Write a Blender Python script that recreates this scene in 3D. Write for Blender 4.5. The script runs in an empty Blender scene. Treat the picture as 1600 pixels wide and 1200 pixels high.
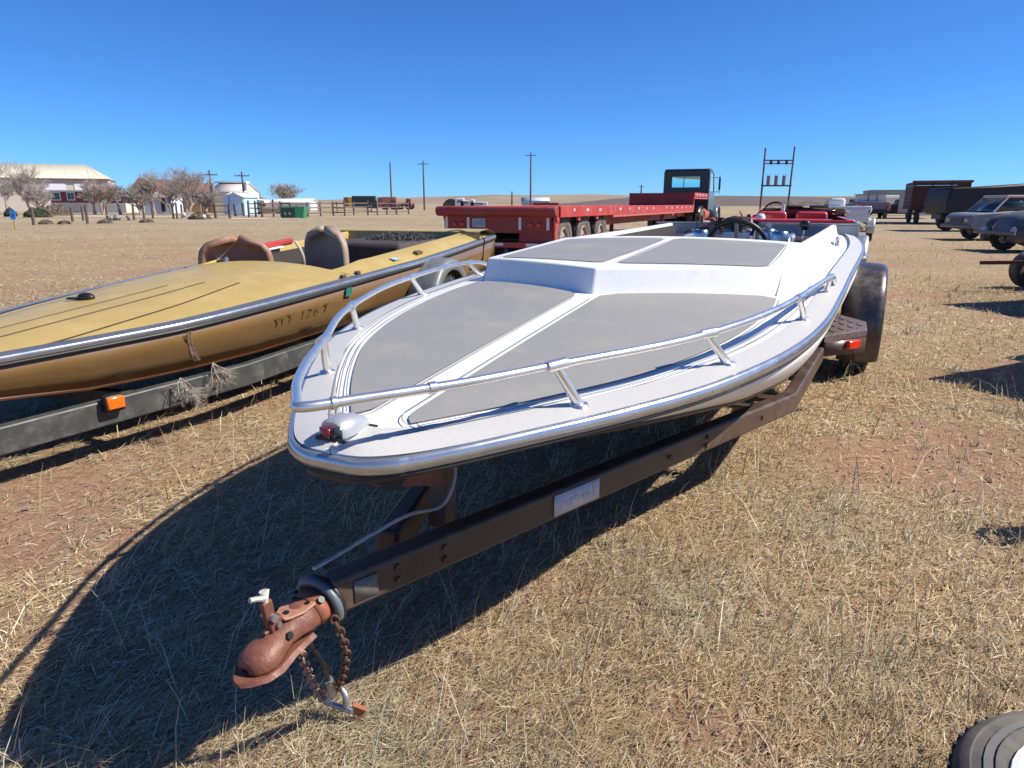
import bpy, bmesh, math, random
import numpy as np
from mathutils import Vector, Matrix, noise

random.seed(7)
np.random.seed(7)
SC = bpy.context.scene
COL = SC.collection
PI = math.pi
R = math.radians

# ------------------------------------------------------------------ camera, sky, sun, exposure
CAM_H = 1.25
PITCH = math.atan(282 / 1067)
cam_d = bpy.data.cameras.new('camera')
cam_d.sensor_width = 36.0
cam_d.lens = 24.0
cam_d.clip_start = 0.02
cam_d.clip_end = 20000
cam = bpy.data.objects.new('camera', cam_d)
COL.objects.link(cam)
cam.location = (0, 0, CAM_H)
cam.rotation_euler = (PI / 2 - PITCH, 0, 0)
SC.camera = cam

SUN_TO = Vector((1.02, -0.08, 1.0)).normalized()
SUN_EL = math.asin(SUN_TO.z)
SUN_AZ = math.atan2(SUN_TO.x, SUN_TO.y)
world = bpy.data.worlds.new('World')
SC.world = world
world.use_nodes = True
wn = world.node_tree
wn.nodes.clear()
w_out = wn.nodes.new('ShaderNodeOutputWorld')
w_bg = wn.nodes.new('ShaderNodeBackground')
w_sky = wn.nodes.new('ShaderNodeTexSky')
w_sky.sky_type = 'NISHITA'
w_sky.sun_disc = False
w_sky.sun_elevation = SUN_EL
w_sky.sun_rotation = SUN_AZ
w_sky.altitude = 1500
w_sky.air_density = 0.9
w_sky.dust_density = 0.0
w_sky.ozone_density = 6.0
w_bg.inputs['Strength'].default_value = 0.056
w_tint = wn.nodes.new('ShaderNodeMix')            # clear high-plains air: bluer than the model's default
w_tint.data_type = 'RGBA'
w_tint.blend_type = 'MULTIPLY'
w_tint.inputs[0].default_value = 1.0
w_tint.inputs[7].default_value = (0.70, 1.27, 1.92, 1)
wn.links.new(w_sky.outputs[0], w_tint.inputs[6])
wn.links.new(w_tint.outputs[2], w_bg.inputs['Color'])
wn.links.new(w_bg.outputs[0], w_out.inputs[0])

sun_d = bpy.data.lights.new('sun', 'SUN')
sun_d.energy = 5.0
sun_d.angle = R(0.53)
sun_d.color = (1.0, 0.945, 0.85)
sun = bpy.data.objects.new('sun', sun_d)
COL.objects.link(sun)
sun.location = (20, -8, 25)
sun.rotation_euler = SUN_TO.to_track_quat('Z', 'Y').to_euler()

SC.view_settings.view_transform = 'Standard'
SC.view_settings.look = 'None'
SC.view_settings.gamma = 1.0
SC.view_settings.use_curve_mapping = False
SC.view_settings.exposure = 0.50
SC.render.engine = 'CYCLES'
SC.cycles.max_bounces = 6
SC.cycles.use_denoising = True

# ------------------------------------------------------------------ materials
MATS = {}
def mat(name, col, rough=0.5, metal=0.0, var=0.10, scale=6.0, bump=0.0, bscale=80.0, coat=0.0,
        dirt=None, dirt_amt=0.0, dirt_scale=3.0, spec=0.5, emis=None, estr=0.0, trans=0.0, rvar=0.0, streak=None):
    if name in MATS:
        return MATS[name]
    m = bpy.data.materials.new(name)
    m.use_nodes = True
    nt = m.node_tree
    b = nt.nodes['Principled BSDF']
    lk = nt.links.new
    tc = nt.nodes.new('ShaderNodeTexCoord')
    src = tc.outputs['Object']
    if streak:
        mp = nt.nodes.new('ShaderNodeMapping')
        mp.inputs['Scale'].default_value = streak
        lk(src, mp.inputs['Vector'])
        src = mp.outputs[0]
    nz = nt.nodes.new('ShaderNodeTexNoise')
    nz.inputs['Scale'].default_value = scale
    nz.inputs['Detail'].default_value = 6
    nz.inputs['Roughness'].default_value = 0.65
    lk(src, nz.inputs['Vector'])
    cr = nt.nodes.new('ShaderNodeValToRGB')
    cr.color_ramp.elements[0].position = 0.3
    cr.color_ramp.elements[1].position = 0.7
    cr.color_ramp.elements[0].color = [c * (1 - var) for c in col] + [1]
    cr.color_ramp.elements[1].color = [min(1, c * (1 + var)) for c in col] + [1]
    lk(nz.outputs['Fac'], cr.inputs['Fac'])
    outc = cr.outputs['Color']
    b.inputs['Roughness'].default_value = rough
    if dirt is not None:
        n2 = nt.nodes.new('ShaderNodeTexNoise')
        n2.inputs['Scale'].default_value = dirt_scale
        n2.inputs['Detail'].default_value = 8
        n2.inputs['Roughness'].default_value = 0.75
        lk(src, n2.inputs['Vector'])
        r2 = nt.nodes.new('ShaderNodeValToRGB')
        r2.color_ramp.elements[0].position = max(0.02, 0.62 - dirt_amt * 0.45)
        r2.color_ramp.elements[1].position = min(0.98, 0.80 - dirt_amt * 0.25)
        r2.color_ramp.elements[0].color = (0, 0, 0, 1)
        r2.color_ramp.elements[1].color = (1, 1, 1, 1)
        lk(n2.outputs['Fac'], r2.inputs['Fac'])
        mx = nt.nodes.new('ShaderNodeMix')
        mx.data_type = 'RGBA'
        lk(r2.outputs['Color'], mx.inputs[0])
        lk(outc, mx.inputs[6])
        mx.inputs[7].default_value = list(dirt) + [1]
        outc = mx.outputs[2]
        mr = nt.nodes.new('ShaderNodeMapRange')
        lk(r2.outputs['Color'], mr.inputs[0])
        mr.inputs[3].default_value = rough
        mr.inputs[4].default_value = min(1, rough + 0.35)
        lk(mr.outputs[0], b.inputs['Roughness'])
    elif rvar:
        mr = nt.nodes.new('ShaderNodeMapRange')
        lk(nz.outputs['Fac'], mr.inputs[0])
        mr.inputs[3].default_value = max(0, rough - rvar)
        mr.inputs[4].default_value = min(1, rough + rvar)
        lk(mr.outputs[0], b.inputs['Roughness'])
    lk(outc, b.inputs['Base Color'])
    b.inputs['Metallic'].default_value = metal
    b.inputs['Specular IOR Level'].default_value = spec
    b.inputs['Coat Weight'].default_value = coat
    b.inputs['Coat Roughness'].default_value = 0.12
    if trans:
        b.inputs['Transmission Weight'].default_value = trans
    if emis:
        b.inputs['Emission Color'].default_value = list(emis) + [1]
        b.inputs['Emission Strength'].default_value = estr
    if bump:
        n3 = nt.nodes.new('ShaderNodeTexNoise')
        n3.inputs['Scale'].default_value = bscale
        n3.inputs['Detail'].default_value = 4
        lk(src, n3.inputs['Vector'])
        bp = nt.nodes.new('ShaderNodeBump')
        bp.inputs['Strength'].default_value = bump
        bp.inputs['Distance'].default_value = 0.01
        lk(n3.outputs['Fac'], bp.inputs['Height'])
        lk(bp.outputs[0], b.inputs['Normal'])
    MATS[name] = m
    return m

def attr_mat(name, attr, rough=0.8, mul=1.0, trans=0.0):
    m = bpy.data.materials.new(name)
    m.use_nodes = True
    nt = m.node_tree
    b = nt.nodes['Principled BSDF']
    a = nt.nodes.new('ShaderNodeAttribute')
    a.attribute_name = attr
    nt.links.new(a.outputs['Color'], b.inputs['Base Color'])
    b.inputs['Roughness'].default_value = rough
    b.inputs['Specular IOR Level'].default_value = 0.2
    if trans:                                  # thin dry blades let light through
        tl = nt.nodes.new('ShaderNodeBsdfTranslucent')
        nt.links.new(a.outputs['Color'], tl.inputs['Color'])
        mx = nt.nodes.new('ShaderNodeMixShader')
        mx.inputs[0].default_value = trans
        nt.links.new(b.outputs[0], mx.inputs[1])
        nt.links.new(tl.outputs[0], mx.inputs[2])
        nt.links.new(mx.outputs[0], nt.nodes['Material Output'].inputs['Surface'])
    MATS[name] = m
    return m

# ------------------------------------------------------------------ mesh helpers
class MB:
    def __init__(self):
        self.v = []
        self.f = []
    def add(self, vs, fs):
        o = len(self.v)
        self.v.extend([tuple(p) for p in vs])
        self.f.extend([tuple(i + o for i in f) for f in fs])
        return self
    def box(self, c, s, rz=0.0, rx=0.0, ry=0.0, taper=1.0):
        hx, hy, hz = s[0] / 2, s[1] / 2, s[2] / 2
        rot = Matrix.Rotation(rz, 3, 'Z') @ Matrix.Rotation(ry, 3, 'Y') @ Matrix.Rotation(rx, 3, 'X')
        vs = []
        for z in (-1, 1):
            k = taper if z > 0 else 1.0
            for x, y in ((-1, -1), (1, -1), (1, 1), (-1, 1)):
                vs.append(rot @ Vector((x * hx * k, y * hy * k, z * hz)) + Vector(c))
        return self.add(vs, [(3, 2, 1, 0), (4, 5, 6, 7), (0, 1, 5, 4), (1, 2, 6, 5), (2, 3, 7, 6), (3, 0, 4, 7)])
    def tube(self, path, r, n=8, closed=False, cap=True, squash=None):
        P = [Vector(p) for p in path]
        m = len(P)
        rs = r if isinstance(r, (list, tuple)) else [r] * m
        rings = []
        up = None
        for i in range(m):
            if closed:
                t = P[(i + 1) % m] - P[i - 1]
            else:
                t = P[min(i + 1, m - 1)] - P[max(i - 1, 0)]
            t.normalize()
            if up is None:
                up = Vector((0, 0, 1)) if abs(t.z) < 0.9 else Vector((1, 0, 0))
            a = t.cross(up)
            if a.length < 1e-6:
                a = t.orthogonal()
            a.normalize()
            up2 = a.cross(t).normalized()
            up = up2
            ring = []
            for k in range(n):
                w = 2 * PI * k / n
                ca, sa = math.cos(w), math.sin(w)
                if squash:
                    ca *= squash[0]; sa *= squash[1]
                ring.append(P[i] + (a * ca + up2 * sa) * rs[i])
            rings.append(ring)
        return self.loft(rings, True, cap and not closed, closed)
    def cyl(self, p0, p1, r0, r1=None, n=14, cap=True):
        return self.tube([p0, p1], [r0, r0 if r1 is None else r1], n, False, cap)
    def loft(self, rings, ring_closed=True, cap=False, loop=False):
        n = len(rings[0])
        vs = [p for rg in rings for p in rg]
        fs = []
        m = len(rings)
        for i in range(m if loop else m - 1):
            j = (i + 1) % m
            for k in range(n if ring_closed else n - 1):
                k2 = (k + 1) % n
                fs.append((i * n + k, i * n + k2, j * n + k2, j * n + k))
        if cap:
            fs.append(tuple(range(n - 1, -1, -1)))
            fs.append(tuple((m - 1) * n + k for k in range(n)))
        return self.add(vs, fs)
    def lathe(self, prof, c, axis='x', n=32, a0=0.0, a1=2 * PI):
        full = abs(a1 - a0 - 2 * PI) < 1e-6
        rings = []
        steps = n if full else n + 1
        for i in range(steps):
            w = a0 + (a1 - a0) * i / n
            ring = []
            for r, h in prof:
                q = (r * math.cos(w), r * math.sin(w))
                if axis == 'x':
                    ring.append((c[0] + h, c[1] + q[0], c[2] + q[1]))
                elif axis == 'y':
                    ring.append((c[0] + q[0], c[1] + h, c[2] + q[1]))
                else:
                    ring.append((c[0] + q[0], c[1] + q[1], c[2] + h))
            rings.append(ring)
        return self.loft(rings, False, False, full)
    def prism(self, poly, plane, d0, d1):
        def to(p, d):
            if plane == 'yz':
                return (d, p[0], p[1])
            if plane == 'xz':
                return (p[0], d, p[1])
            return (p[0], p[1], d)
        n = len(poly)
        vs = [to(p, d0) for p in poly] + [to(p, d1) for p in poly]
        fs = [tuple(range(n - 1, -1, -1)), tuple(range(n, 2 * n))]
        for i in range(n):
            j = (i + 1) % n
            fs.append((i, j, n + j, n + i))
        return self.add(vs, fs)
    def sph(self, c, r, sc=(1, 1, 1), nu=16, nv=10, top=PI, rot=None):
        rings = []
        for j in range(nv + 1):
            t = 0.02 + (top - 0.04) * j / nv
            ring = []
            for i in range(nu):
                w = 2 * PI * i / nu
                p = Vector((r * sc[0] * math.sin(t) * math.cos(w), r * sc[1] * math.sin(t) * math.sin(w), r * sc[2] * math.cos(t)))
                if rot:
                    p = rot @ p
                ring.append(p + Vector(c))
            rings.append(ring)
        return self.loft(rings, True, True)
    def sweep_rect(self, path, w, h):
        P = [Vector(p) for p in path]
        rings = []
        for i in range(len(P)):
            if i == 0:
                d = P[1] - P[0]; k = 1
            elif i == len(P) - 1:
                d = P[-1] - P[-2]; k = 1
            else:
                d1 = (P[i] - P[i - 1]).normalized(); d2 = (P[i + 1] - P[i]).normalized()
                d = d1 + d2; k = 1 / max(0.5, math.cos(d1.angle(d2) / 2))
            d.z = 0
            d.normalize()
            a = Vector((d.y, -d.x, 0)) * (w / 2 * k)
            u = Vector((0, 0, h / 2))
            rings.append([P[i] - a - u, P[i] + a - u, P[i] + a + u, P[i] - a + u])
        return self.loft(rings, True, True)
    def grid(self, fn, us, vs_):
        n = len(vs_)
        vs = [fn(u, v) for u in us for v in vs_]
        fs = []
        for i in range(len(us) - 1):
            for k in range(n - 1):
                fs.append((i * n + k, i * n + k + 1, (i + 1) * n + k + 1, (i + 1) * n + k))
        return self.add(vs, fs)
    def mesh(self, name, smooth=35, flip=False, recalc=True):
        me = bpy.data.meshes.new(name)
        me.from_pydata(self.v, [], self.f)
        if recalc:
            bm = bmesh.new()
            bm.from_mesh(me)
            bmesh.ops.recalc_face_normals(bm, faces=bm.faces)
            bm.to_mesh(me)
            bm.free()
        me.update()
        if smooth:
            me.polygons.foreach_set('use_smooth', [True] * len(me.polygons))
            me.set_sharp_from_angle(angle=R(smooth))
        return me
    def build(self, name, m, parent=None, smooth=35, bevel=0.0, seg=2, solid=0.0, recalc=True, blim=30):
        me = self.mesh(name, smooth, recalc=recalc)
        me.materials.append(m)
        o = bpy.data.objects.new(name, me)
        COL.objects.link(o)
        if parent is not None:
            o.parent = parent
        if solid:
            md = o.modifiers.new('thickness', 'SOLIDIFY')
            md.thickness = solid
            md.offset = 0
        if bevel:
            md = o.modifiers.new('bevel', 'BEVEL')
            md.width = bevel
            md.segments = seg
            md.limit_method = 'ANGLE'
            md.angle_limit = R(blim)
            md.harden_normals = False
        return o

def tag(o, label=None, cat=None, group=None, kind=None):
    if label: o['label'] = label
    if cat: o['category'] = cat
    if group: o['group'] = group
    if kind: o['kind'] = kind
    return o

def thing(name, label, cat, loc=(0, 0, 0), rz=0.0, group=None):
    o = bpy.data.objects.new(name, None)
    o.empty_display_size = 0.2
    COL.objects.link(o)
    o.location = loc
    o.rotation_euler = (0, 0, rz)
    return tag(o, label, cat, group)

def copy_tree(o, parent=None):
    c = o.copy()
    COL.objects.link(c)
    c.parent = parent
    for ch in [x for x in bpy.data.objects if x.parent is o]:
        copy_tree(ch, c)
    return c

def text_obj(name, body, size, m, parent, mtx, thick=0.0008):
    cu = bpy.data.curves.new(name, 'FONT')
    cu.body = body
    cu.size = size
    cu.extrude = thick
    cu.align_x = 'CENTER'
    cu.align_y = 'CENTER'
    t = bpy.data.objects.new(name, cu)
    COL.objects.link(t)
    dg = bpy.context.evaluated_depsgraph_get()
    me = bpy.data.meshes.new_from_object(t.evaluated_get(dg))
    bpy.data.objects.remove(t)
    me.transform(mtx)
    me.materials.clear()
    me.materials.append(m)
    o = bpy.data.objects.new(name, me)
    COL.objects.link(o)
    o.parent = parent
    return o

def px_at(px, d):
    """world x of image column px (1600 wide frame) for a point at eye height, d metres ahead"""
    return (px - 800) / 1067 * d * math.cos(PITCH)

def row_z(row, d):
    """height of image row (1200 high frame) at d metres ahead"""
    v = (row - 600) / 1067
    return CAM_H - d * (math.sin(PITCH) + v * math.cos(PITCH)) / (math.cos(PITCH) - v * math.sin(PITCH))

def smooth01(t):
    t = max(0.0, min(1.0, t))
    return t * t * (3 - 2 * t)

def curve_fn(pts, n=400):
    """dense monotone table through points with a chord Catmull-Rom; returns (f(s), dense list)"""
    P = [Vector((p[0], p[1])) for p in pts]
    P = [P[0] * 2 - P[1]] + P + [P[-1] * 2 - P[-2]]
    out = []
    for i in range(1, len(P) - 2):
        for k in range(24):
            t = k / 24
            a, b, c, d = P[i - 1], P[i], P[i + 1], P[i + 2]
            out.append(0.5 * ((2 * b) + (c - a) * t + (2 * a - 5 * b + 4 * c - d) * t * t + (3 * b - a - 3 * c + d) * t ** 3))
    out.append(P[-2].copy())
    xs = np.array([p.x for p in out]); ys = np.array([max(0, p.y) for p in out])
    order = np.argsort(xs, kind='stable')
    xs, ys = xs[order], ys[order]
    return (lambda s: float(np.interp(s, xs, ys))), [(p.x, max(0, p.y)) for p in out]

# shared materials
M_WHITE = mat('white_gelcoat', (0.83, 0.82, 0.79), 0.34, var=0.03, scale=3, coat=0.0, spec=0.22, dirt=(0.70, 0.64, 0.55), dirt_amt=0.16, dirt_scale=7)
M_SILVER = mat('silver_metalflake', (0.52, 0.505, 0.475), 0.42, metal=0.0, var=0.12, scale=240, coat=0.0, spec=0.2, dirt=(0.5, 0.48, 0.43), dirt_amt=0.12, dirt_scale=6)
M_PANEL = mat('grey_nonskid', (0.285, 0.276, 0.258), 0.5, var=0.10, scale=160, bump=0.12, bscale=420, spec=0.2, dirt=(0.325, 0.31, 0.282), dirt_amt=0.30, dirt_scale=4.5)
M_PIN = mat('grey_pinstripe', (0.28, 0.28, 0.28), 0.4, var=0.1)
M_CHROME = mat('polished_rail_metal', (0.80, 0.79, 0.77), 0.30, metal=0.9, var=0.06, scale=18, rvar=0.08)
M_TRIM = mat('grey_blue_rub_rail', (0.50, 0.52, 0.54), 0.26, metal=0.8, var=0.10, scale=14, rvar=0.08)
M_ALU = mat('dull_aluminium', (0.50, 0.51, 0.52), 0.38, metal=0.9, var=0.10, scale=20, rvar=0.1)
M_RUB = mat('black_rubber', (0.022, 0.022, 0.023), 0.75, var=0.25, scale=9, bump=0.2, bscale=60, dirt=(0.16, 0.13, 0.10), dirt_amt=0.28)
M_BLACK = mat('black_paint', (0.015, 0.015, 0.016), 0.45, var=0.2)
M_DARKIN = mat('dark_interior', (0.030, 0.022, 0.018), 0.85, var=0.3, scale=10)
M_BROWNFRAME = mat('brown_trailer_paint', (0.072, 0.043, 0.031), 0.40, var=0.2, scale=10, dirt=(0.12, 0.085, 0.065), dirt_amt=0.30, dirt_scale=9)
M_RUST = mat('rusty_primer', (0.19, 0.066, 0.040), 0.50, var=0.35, scale=24, bump=0.2, bscale=120, dirt=(0.13, 0.05, 0.035), dirt_amt=0.40, dirt_scale=16)
M_RUSTCHAIN = mat('rusty_chain', (0.14, 0.065, 0.04), 0.7, metal=0.3, var=0.4, scale=60)
M_GALV = mat('galvanised_steel', (0.42, 0.42, 0.42), 0.42, metal=0.8, var=0.2, scale=30)
M_REDLENS = mat('red_lens', (0.55, 0.02, 0.015), 0.15, var=0.05, coat=0.8)
M_ORANGELENS = mat('orange_lens', (0.85, 0.16, 0.01), 0.18, var=0.08, scale=40, coat=0.8)
M_RIMW = mat('white_rim_paint', (0.72, 0.72, 0.70), 0.4, var=0.06, dirt=(0.35, 0.27, 0.2), dirt_amt=0.2)
M_GLASS = mat('tinted_glass', (0.03, 0.045, 0.05), 0.06, var=0.1, coat=0.5)
M_WOOD = mat('weathered_post_wood', (0.115, 0.085, 0.07), 0.85, var=0.3, scale=5, bump=0.2, bscale=40)
M_TREE = mat('grey_bark', (0.34, 0.295, 0.265), 0.9, var=0.25, scale=4)
# ------------------------------------------------------------------ ground
def fbm(x, y, sc, oct_=4, seed=0.0):
    return noise.fractal(Vector((x * sc + seed, y * sc - seed * 0.7, seed * 1.3)), 1.0, 2.0, oct_)

def ground_z(x, y):
    d = math.hypot(x, y)
    k = 1.0 if d < 25 else max(0.0, 1 - (d - 25) / 25)
    z = (0.020 * noise.noise(Vector((x * 0.9, y * 0.9, 3.1))) + 0.014 * noise.noise(Vector((x * 3.1, y * 3.1, 8.2)))
         + 0.007 * noise.noise(Vector((x * 8.0, y * 8.0, 1.2)))) * k
    return z - 0.006

def soil_mask(x, y):
    """1 = bare reddish soil, 0 = dry grass"""
    v = fbm(x, y, 0.55, 4, 2.3) * 0.9 + 0.35 * fbm(x, y, 2.6, 3, 5.0)
    v += 0.62 * math.exp(-(((x + 2.1) / 1.1) ** 2 + ((y - 2.25) / 0.8) ** 2))
    v += 0.30 * math.exp(-(((x - 2.6) / 1.0) ** 2 + ((y - 3.6) / 0.8) ** 2))
    v -= 0.10
    return max(0.0, min(1.0, (v - 0.05) / 0.38))

NR, NA = 230, 300
rad = [0.25 * (9000 / 0.25) ** (i / (NR - 1)) for i in range(NR)]
gv = [(0, 0, ground_z(0, 0))]
soil = [soil_mask(0, 0)]
for r_ in rad:
    for k in range(NA):
        w = 2 * PI * k / NA
        x, y = r_ * math.sin(w), r_ * math.cos(w)
        near = r_ < 60
        gv.append((x, y, ground_z(x, y) if near else -0.006))
        soil.append(soil_mask(x, y) if r_ < 90 else 0.1)
gf = [(0, 1 + (k + 1) % NA, 1 + k) for k in range(NA)]
for i in range(NR - 1):
    for k in range(NA):
        a = 1 + i * NA + k
        b_ = 1 + i * NA + (k + 1) % NA
        gf.append((a, b_, b_ + NA, a + NA))
gme = bpy.data.meshes.new('ground')
gme.from_pydata(gv, [], gf)
gme.update()
at_ = gme.color_attributes.new('soil', 'FLOAT_COLOR', 'POINT')
arr = np.zeros((len(gv), 4), np.float32)
arr[:, 0] = soil
arr[:, 3] = 1
at_.data.foreach_set('color', arr.ravel())
gme.polygons.foreach_set('use_smooth', [True] * len(gme.polygons))
ground = bpy.data.objects.new('ground', gme)
COL.objects.link(ground)
ground['kind'] = 'structure'
if gme.polygons[500].normal.z < 0:
    gme.flip_normals()

gm = bpy.data.materials.new('dry_pasture_ground')
gm.use_nodes = True
nt = gm.node_tree
lk = nt.links.new
pb = nt.nodes['Principled BSDF']
pb.inputs['Roughness'].default_value = 0.95
pb.inputs['Specular IOR Level'].default_value = 0.1
tc = nt.nodes.new('ShaderNodeTexCoord')
def nnoise(scale, detail=6, rough=0.6, mp=None, dist=0.0):
    n = nt.nodes.new('ShaderNodeTexNoise')
    n.inputs['Scale'].default_value = scale
    n.inputs['Detail'].default_value = detail
    n.inputs['Roughness'].default_value = rough
    n.inputs['Distortion'].default_value = dist
    if mp:
        q = nt.nodes.new('ShaderNodeMapping')
        q.inputs['Scale'].default_value = mp[0]
        q.inputs['Rotation'].default_value = (0, 0, mp[1])
        lk(tc.outputs['Object'], q.inputs['Vector'])
        lk(q.outputs[0], n.inputs['Vector'])
    else:
        lk(tc.outputs['Object'], n.inputs['Vector'])
    return n
def nramp(src, stops):
    c = nt.nodes.new('ShaderNodeValToRGB')
    while len(c.color_ramp.elements) < len(stops):
        c.color_ramp.elements.new(0.5)
    for e, (p, col) in zip(c.color_ramp.elements, stops):
        e.position = p
        e.color = list(col) + [1]
    lk(src, c.inputs['Fac'])
    return c
def nmix(fac, a, b, mode='MIX'):
    x = nt.nodes.new('ShaderNodeMix')
    x.data_type = 'RGBA'
    x.blend_type = mode
    if isinstance(fac, float): x.inputs[0].default_value = fac
    else: lk(fac, x.inputs[0])
    for s_, i in ((a, 6), (b, 7)):
        if isinstance(s_, tuple): x.inputs[i].default_value = list(s_) + [1]
        else: lk(s_, x.inputs[i])
    return x.outputs[2]
straw1 = nnoise(60, 8, 0.7, ((1, 0.22, 1), R(-32)))
straw2 = nnoise(95, 6, 0.7, ((0.25, 1, 1), R(18)))
c_straw = nramp(straw1.outputs['Fac'], [(0.30, (0.17, 0.105, 0.058)), (0.47, (0.34, 0.235, 0.135)), (0.58, (0.44, 0.32, 0.185)), (0.72, (0.56, 0.44, 0.28))])
c_straw2 = nramp(straw2.outputs['Fac'], [(0.33, (0.20, 0.13, 0.075)), (0.5, (0.37, 0.26, 0.15)), (0.68, (0.52, 0.40, 0.25))])
cs = nmix(0.5, c_straw.outputs[0], c_straw2.outputs[0])
big = nnoise(0.35, 6, 0.6)
c_big = nramp(big.outputs['Fac'], [(0.3, (0.80, 0.78, 0.74)), (0.55, (1.0, 1.0, 1.0)), (0.75, (1.12, 1.08, 1.0))])
cs = nmix(1.0, cs, c_big.outputs[0], 'MULTIPLY')
far_n = nnoise(0.05, 6, 0.65, ((0.35, 1, 1), 0.0))
c_far = nramp(far_n.outputs['Fac'], [(0.3, (0.285, 0.225, 0.145)), (0.5, (0.35, 0.285, 0.19)), (0.7, (0.41, 0.34, 0.235))])
far_t = nnoise(2.2, 8, 0.75, ((0.5, 1, 1), 0.2))
c_ft = nramp(far_t.outputs['Fac'], [(0.33, (0.72, 0.68, 0.62)), (0.5, (1.0, 0.99, 0.97)), (0.66, (1.18, 1.16, 1.12))])
c_far_o = nmix(1.0, c_far.outputs[0], c_ft.outputs[0], 'MULTIPLY')
cd = nt.nodes.new('ShaderNodeVectorMath'); cd.operation = 'LENGTH'
lk(tc.outputs['Object'], cd.inputs[0])
fr = nt.nodes.new('ShaderNodeMapRange')
fr.inputs[1].default_value = 6; fr.inputs[2].default_value = 45
lk(cd.outputs['Value'], fr.inputs[0])
cs = nmix(fr.outputs[0], cs, c_far_o)
so = nt.nodes.new('ShaderNodeAttribute'); so.attribute_name = 'soil'
sn = nnoise(34, 10, 0.75)
c_soil = nramp(sn.outputs['Fac'], [(0.32, (0.16, 0.08, 0.052)), (0.47, (0.32, 0.17, 0.115)), (0.6, (0.46, 0.265, 0.19)), (0.75, (0.56, 0.40, 0.30))])
spk = nnoise(9, 8, 0.7)
add = nt.nodes.new('ShaderNodeMath'); add.operation = 'ADD'
lk(so.outputs['Fac'], add.inputs[0]); lk(spk.outputs['Fac'], add.inputs[1])
msk = nt.nodes.new('ShaderNodeMapRange')
msk.inputs[1].default_value = 0.55; msk.inputs[2].default_value = 0.95
msk.inputs[4].default_value = 0.85
lk(add.outputs[0], msk.inputs[0])
allc = nmix(msk.outputs[0], cs, c_soil.outputs[0])
lk(allc, pb.inputs['Base Color'])
hb = nnoise(130, 8, 0.7)
bmp = nt.nodes.new('ShaderNodeBump')
bmp.inputs['Strength'].default_value = 0.9
bmp.inputs['Distance'].default_value = 0.012
hsum = nt.nodes.new('ShaderNodeMath'); hsum.operation = 'ADD'
lk(straw1.outputs['Fac'], hsum.inputs[0]); lk(hb.outputs['Fac'], hsum.inputs[1])
lk(hsum.outputs[0], bmp.inputs['Height'])
lk(bmp.outputs[0], pb.inputs['Normal'])
gme.materials.append(gm)

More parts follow.
